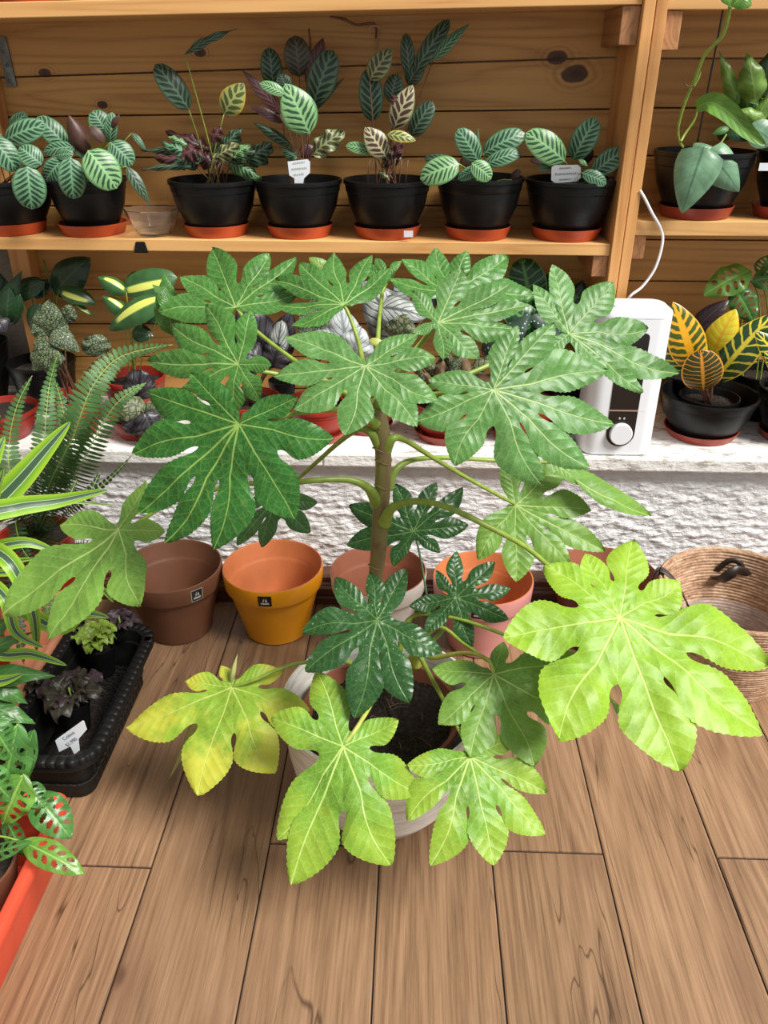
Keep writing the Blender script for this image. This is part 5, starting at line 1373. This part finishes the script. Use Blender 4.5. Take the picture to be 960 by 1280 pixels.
calathea(t, c, h, [('c_dark', 342, 110, 336, 59, 27, dict(y=.05)), ('c_brown', 374, 96, 369, 44, 34, dict(y=.03)), ('c_burg', 387, 112, 404, 47, 24, dict(y=.04, shape='ovate')), ('c_dark', 392, 130, 416, 62, 36, dict(y=.02)), ('c_light', 387, 168, 356, 104, 46, dict(y=-.06, shape='ovate')),
    ('c_light', 356, 118, 325, 104, 15, dict(y=-.07, ns_=True)), ('c_burg', 350, 142, 302, 87, 17, dict(shape='lance', y=.0)), ('c_burg', 354, 154, 308, 131, 12, dict(shape='lance')), ('c_dark', 364, 182, 315, 152, 14, dict(shape='lance', curl=.5)), ('c_olive', 390, 194, 430, 164, 26, dict(y=-.06, wavy=.5)),
    ('c_burg', 386, 198, 382, 180, 20), ('c_green', 372, 198, 350, 184, 14, LN), ('c_dark', 392, 140, 432, 96, 8, dict(shape='lance', y=.06)), ('c_dark', 360, 115, 350, 92, 20)])
tube('stem', [P(383, 196, 2.32), P(386, 130, 2.34), P(388, 60, 2.38), P(386, 36, 2.39)], .0028, M['petiole_b'], t, 6)
tag_plate('plant_tag', 'white plant tag in the fourth pot on the middle shelf', [(359.5, 202), (384, 199), (387.5, 202), (387.5, 216), (380, 223), (379, 229), (368, 229), (368, 223), (361.5, 219)], SYC-.09, 'tagwhite', lines=[(366, 205.5, 381, 203.5, 2.2), (364.5, 213, 384, 211, 2.6), (367, 220, 380, 218.5, 2.6)])
t, c, h = SP(484, 41.5, 53.5, 'tall calathea with many upright olive and cream leaves, fifth on the middle shelf', 'orange-red saucer with small white sticker, fifth on the middle shelf')
calathea(t, c, h, [('c_olive', 462, 100, 490, 60, 28, dict(y=.0, shape='ovate')), ('c_dark', 466, 152, 461, 84, 30, dict(y=.03)), ('c_dark', 512, 98, 507, 41, 18, dict(y=.05)), ('c_dark', 518, 92, 562, 24, 22, dict(y=.04)), ('c_dark', 510, 106, 527, 76, 22, dict(y=.05)), ('c_green', 541, 76, 588, 29, 15, dict(y=.02, shape='lance')),
    ('c_dark', 488, 128, 496, 92, 24, dict(y=.03)), ('c_cream', 492, 162, 516, 106, 30, dict(y=-.04, shape='ovate')), ('c_dark', 514, 170, 541, 127, 26, dict(y=.01)), ('c_cream', 482, 196, 456, 159, 30, dict(y=-.07, shape='ovate')), ('c_light', 466, 190, 432, 182, 15, dict(y=-.06)), ('c_yellow', 484, 168, 520, 176, 14, dict(y=-.08, shape='ovate')),
    ('c_burg', 492, 200, 502, 172, 14, LN), ('c_brown', 476, 206, 505, 196, 14, LN), ('c_brown', 478, 200, 490, 182, 18, LN), ('c_olive', 474, 214, 488, 226, 8, LN), ('c_burg', 496, 120, 490, 132, 16, LN)], spread=.035)
for x in (458, 468, 490, 498, 506): tube('stem', [(P(x, 225, SYC).x, SYC, c.z+h*.8), P(x+4, 200, SYC-.01)], .0014, M['petiole_b'], t, 5, 2)
q = P(511, 296, SYC-.0955); 
st = box('price_sticker', q.x-.013, q.x+.011, SYC-.0935, SYC-.0915, zsf(511)+.012, zsf(511)+.028, M['tagwhite']); tag(st, 'small white price sticker on the fifth saucer of the middle shelf', 'sticker')
tag(st); 
t, c, h = SP(596, 41, 53.5, 'low calathea with light green striped leaves, sixth on the middle shelf', 'orange-red saucer under the sixth pot on the middle shelf', 227)
calathea(t, c, h, [('c_light', 574, 205, 525, 224, 34, dict(y=-.12)), ('c_green', 598, 202, 572, 161, 28, dict(y=-.02)), ('c_green', 604, 192, 656, 166, 30, dict(y=-.02)), ('c_green', 606, 206, 652, 190, 20, dict(y=-.05)), ('c_light', 590, 204, 614, 224, 24, dict(y=-.12)), ('c_green', 602, 210, 572, 224, 16, dict(y=-.1)),
    ('c_under', 575, 205, 600, 195, 18, dict(y=.02)), ('c_green', 597, 200, 598, 160, 5, dict(shape='lance')), ('c_dark', 574, 206, 530, 198, 16, dict(y=.04)), ('c_under', 640, 225, 650, 212, 10)], 'petiole')
t, c, h = SP(706, 43, 55, 'low calathea with grey tag and three raised leaves, beside the post on the middle shelf', 'orange-red saucer under the seventh pot, beside the post', 230)
calathea(t, c, h, [('c_light', 706, 202, 657, 166, 36, dict(y=-.06)), ('c_green', 716, 200, 746, 147, 32, dict(y=-.02)), ('c_green', 740, 218, 784, 186, 28, dict(y=-.04)), ('c_green', 728, 216, 758, 230, 18, dict(y=-.1)), ('c_green', 696, 208, 672, 210, 12, dict(y=-.05)), ('c_light', 724, 200, 735, 208, 6, dict(shape='lance', y=-.08)), ('c_under', 690, 206, 662, 200, 10, dict(y=.02)), ('c_under', 735, 204, 728, 180, 20, dict(y=.05)), ('c_under', 758, 228, 768, 222, 8)], 'petiole')
tag_plate('plant_tag', 'grey plant tag in the pot beside the post on the middle shelf', [(689.5, 209), (694, 206.5), (722, 206), (726, 209), (726, 222), (721, 227), (694, 229), (689, 225)], SYC-.085, 'taggrey', lines=[(699, 211.5, 714, 210.5, 2.0), (694, 219, 723, 217.5, 2.4), (699, 225.5, 714, 224.5, 2.0)])

# cut glass bowl
c = P(194, 296, 2.262); c.z = zsf(194); gr = 33*mpp(c)
gb = lathe('glass_bowl', [(0, .001), (gr*.55, .001), (gr*.62, .006), (gr*.85, .03), (gr, .068), (gr*.965, .069), (gr*.80, .032), (gr*.56, .010), (0, .007)], c, M['glass'], None, 60, lambda a, z: 1+.03*math.sin(10*a)*(z/.07))
tag(gb, 'cut glass bowl between two pots on the middle shelf', 'bowl')

# ---------------------------------------------------------------- right bay
RY = 2.29
def rbay(name, label, px, rs, rim, sl, ytop, h=None):
    return shelf_pot(name, label, px, rs, rim, sl, ZSR+.0003, ytop, RY, 'saucer_d', 'potted plants in the right bay')
t, c, h = rbay('potted_philodendron', 'silver-green philodendron vine in the black pot right of the post', 862, 45, 60, 'brick red saucer under the silver philodendron right of the post', 193)
leafp(t, 'philo', 880, 184, 852, 267, 56, 2.17, -.02, shape='heart', curl=.2, arch=.1)
leafp(t, 'philo', 884, 190, 924, 240, 46, 2.18, -.01, shape='heart', curl=.2)
leafp(t, 'philo', 866, 186, 900, 190, 20, 2.2, 0, shape='heart', curl=.4)
sword(t, [(871, 134, 2.2), (888, 128, 2.18), (910, 140, 2.16), (935, 165, 2.14), (957, 182, 2.13)], 26, 'monstera_l')
leafp(t, 'philo', 936, 158, 968, 180, 34, 2.2, 0, shape='ovate')
leafp(t, 'rubber', 908, 168, 945, 172, 16, 2.22, 0, shape='ovate'); leafp(t, 'monstera', 912, 160, 890, 168, 10, 2.24, 0, shape='ovate')
vine = [(913, 8, 2.05), (905, 40, 2.07), (893, 56, 2.08), (880, 70, 2.1), (868, 100, 2.12), (856, 128, 2.14), (848, 158, 2.16), (849, 175, 2.18), (854, 184, 2.19)]
tube('vine', [P(*p) for p in vine], [.0045, .0045, .004, .004, .004, .0038, .003, .0028, .0028], M['petiole'], t, 8)
tube('vine', [P(872, 134, 2.2), P(868, 150, 2.2), P(856, 168, 2.19), P(851, 177, 2.18)], [.002, .003, .003, .003], M['petiole'], t, 8)
tube('vine', [P(890, 188, 2.2), P(900, 180, 2.21), P(908, 168, 2.22)], .0022, M['petiole'], t, 6)
tube('tendril', [P(868, 108, 2.12), P(858, 107, 2.12), P(853, 98, 2.12)], .0012, M['petiole_b'], t, 5)
tube('tendril', [P(867, 108, 2.12), P(873, 98, 2.12), P(876, 90, 2.12)], [.003, .0028, .001], M['petiole'], t, 6)
t, c, h = rbay('potted_peace_lily', 'yellow-green leafy plant in the black pot at the right edge of the shelf', 978, 45, 52, 'brick red saucer at the right edge of the shelf', 192)
q = P(954, 208, RY-.1); 
for s in [('green_leaf', 922, 135, 899, 64, 18), ('green_leaf', 930, 140, 902, 96, 20), ('green_leaf', 935, 138, 925, 88, 20), ('green_leaf', 945, 130, 934, 66, 34), ('rubber', 950, 120, 966, 60, 34), ('monstera', 935, 150, 932, 100, 26), ('green_leaf', 950, 110, 985, 90, 26),
          ('green_leaf', 958, 150, 915, 138, 18), ('green_leaf', 935, 170, 968, 110, 20), ('monstera', 950, 160, 970, 130, 30), ('green_leaf', 940, 160, 925, 148, 14), ('monstera', 960, 170, 945, 120, 30), ('green_leaf', 965, 160, 955, 90, 30)]:
    calathea(t, c, h, [(*s, dict(shape='lance', wavy=.3, curl=.3, y=rnd.uniform(-.06, .06)))], 'petiole')
pc = P(955, 208, 2.215); lb = box('pot_label', pc.x-.017, pc.x+.03, 2.202, 2.2035, pc.z-.009, pc.z+.009, M['tagwhite'], t)
# hanging basket just above the frame: wire ring, leaf, cord
hc = P(925, -6, 2.04)
hb = thing('hanging_planter', 'black-rimmed hanging planter of green vine at the top right corner', 'planter', (hc.x, hc.y, hc.z))
lathe('bowl', [(0, 0), (.045, .002), (.066, .02), (.072, .06), (.074, .062), (.070, .06), (.06, .02), (0, .01)], (hc.x, hc.y, hc.z), M['glass'], hb, 32)
tube('rim_ring', [(hc.x+.066*math.cos(a), hc.y+.066*math.sin(a), hc.z+.004) for a in [i*math.pi/12 for i in range(25)]], .0032, M['wire'], hb, 6, 2)
leafp(hb, 'monstera_l', 900, -4, 940, 6, 18, 1.97, 0, shape='oblong'); leafp(hb, 'monstera_l', 915, 8, 935, -10, 26, 1.96, 0, shape='ovate')
tag(tube('rope', [P(907, -30, 2.2), P(904, 10, 2.21), P(888, 95, 2.24), P(871, 182, 2.26)], .0024, M['wire']), 'thin black cord hanging down behind the vine in the right bay', 'cord')

# ---------------------------------------------------------------- undersides of the pots on the top board
for i, (px, rs, lab) in enumerate([(42, 48, 'leftmost'), (141, 47, 'second'), (236, 46, 'third'), (330, 45, 'fourth')]):
    X = P(px, 5, SYC).x; z = zs1(X)+.0333
    c = Vector((X, SYC, z)); r = rs*mpp(c)
    saucer('red saucer on the top board, %s from the left' % lab, c, r, 'saucer', .024)
    t = thing('flower_pot', 'pot on the top board, %s from the left, cut by the frame' % lab, 'pot', (c.x, c.y, z+.0052), 'pots on the top board')
    bowl_pot(t, Vector((c.x, c.y, z+.0052)), r*1.2, .14, 'redpot')
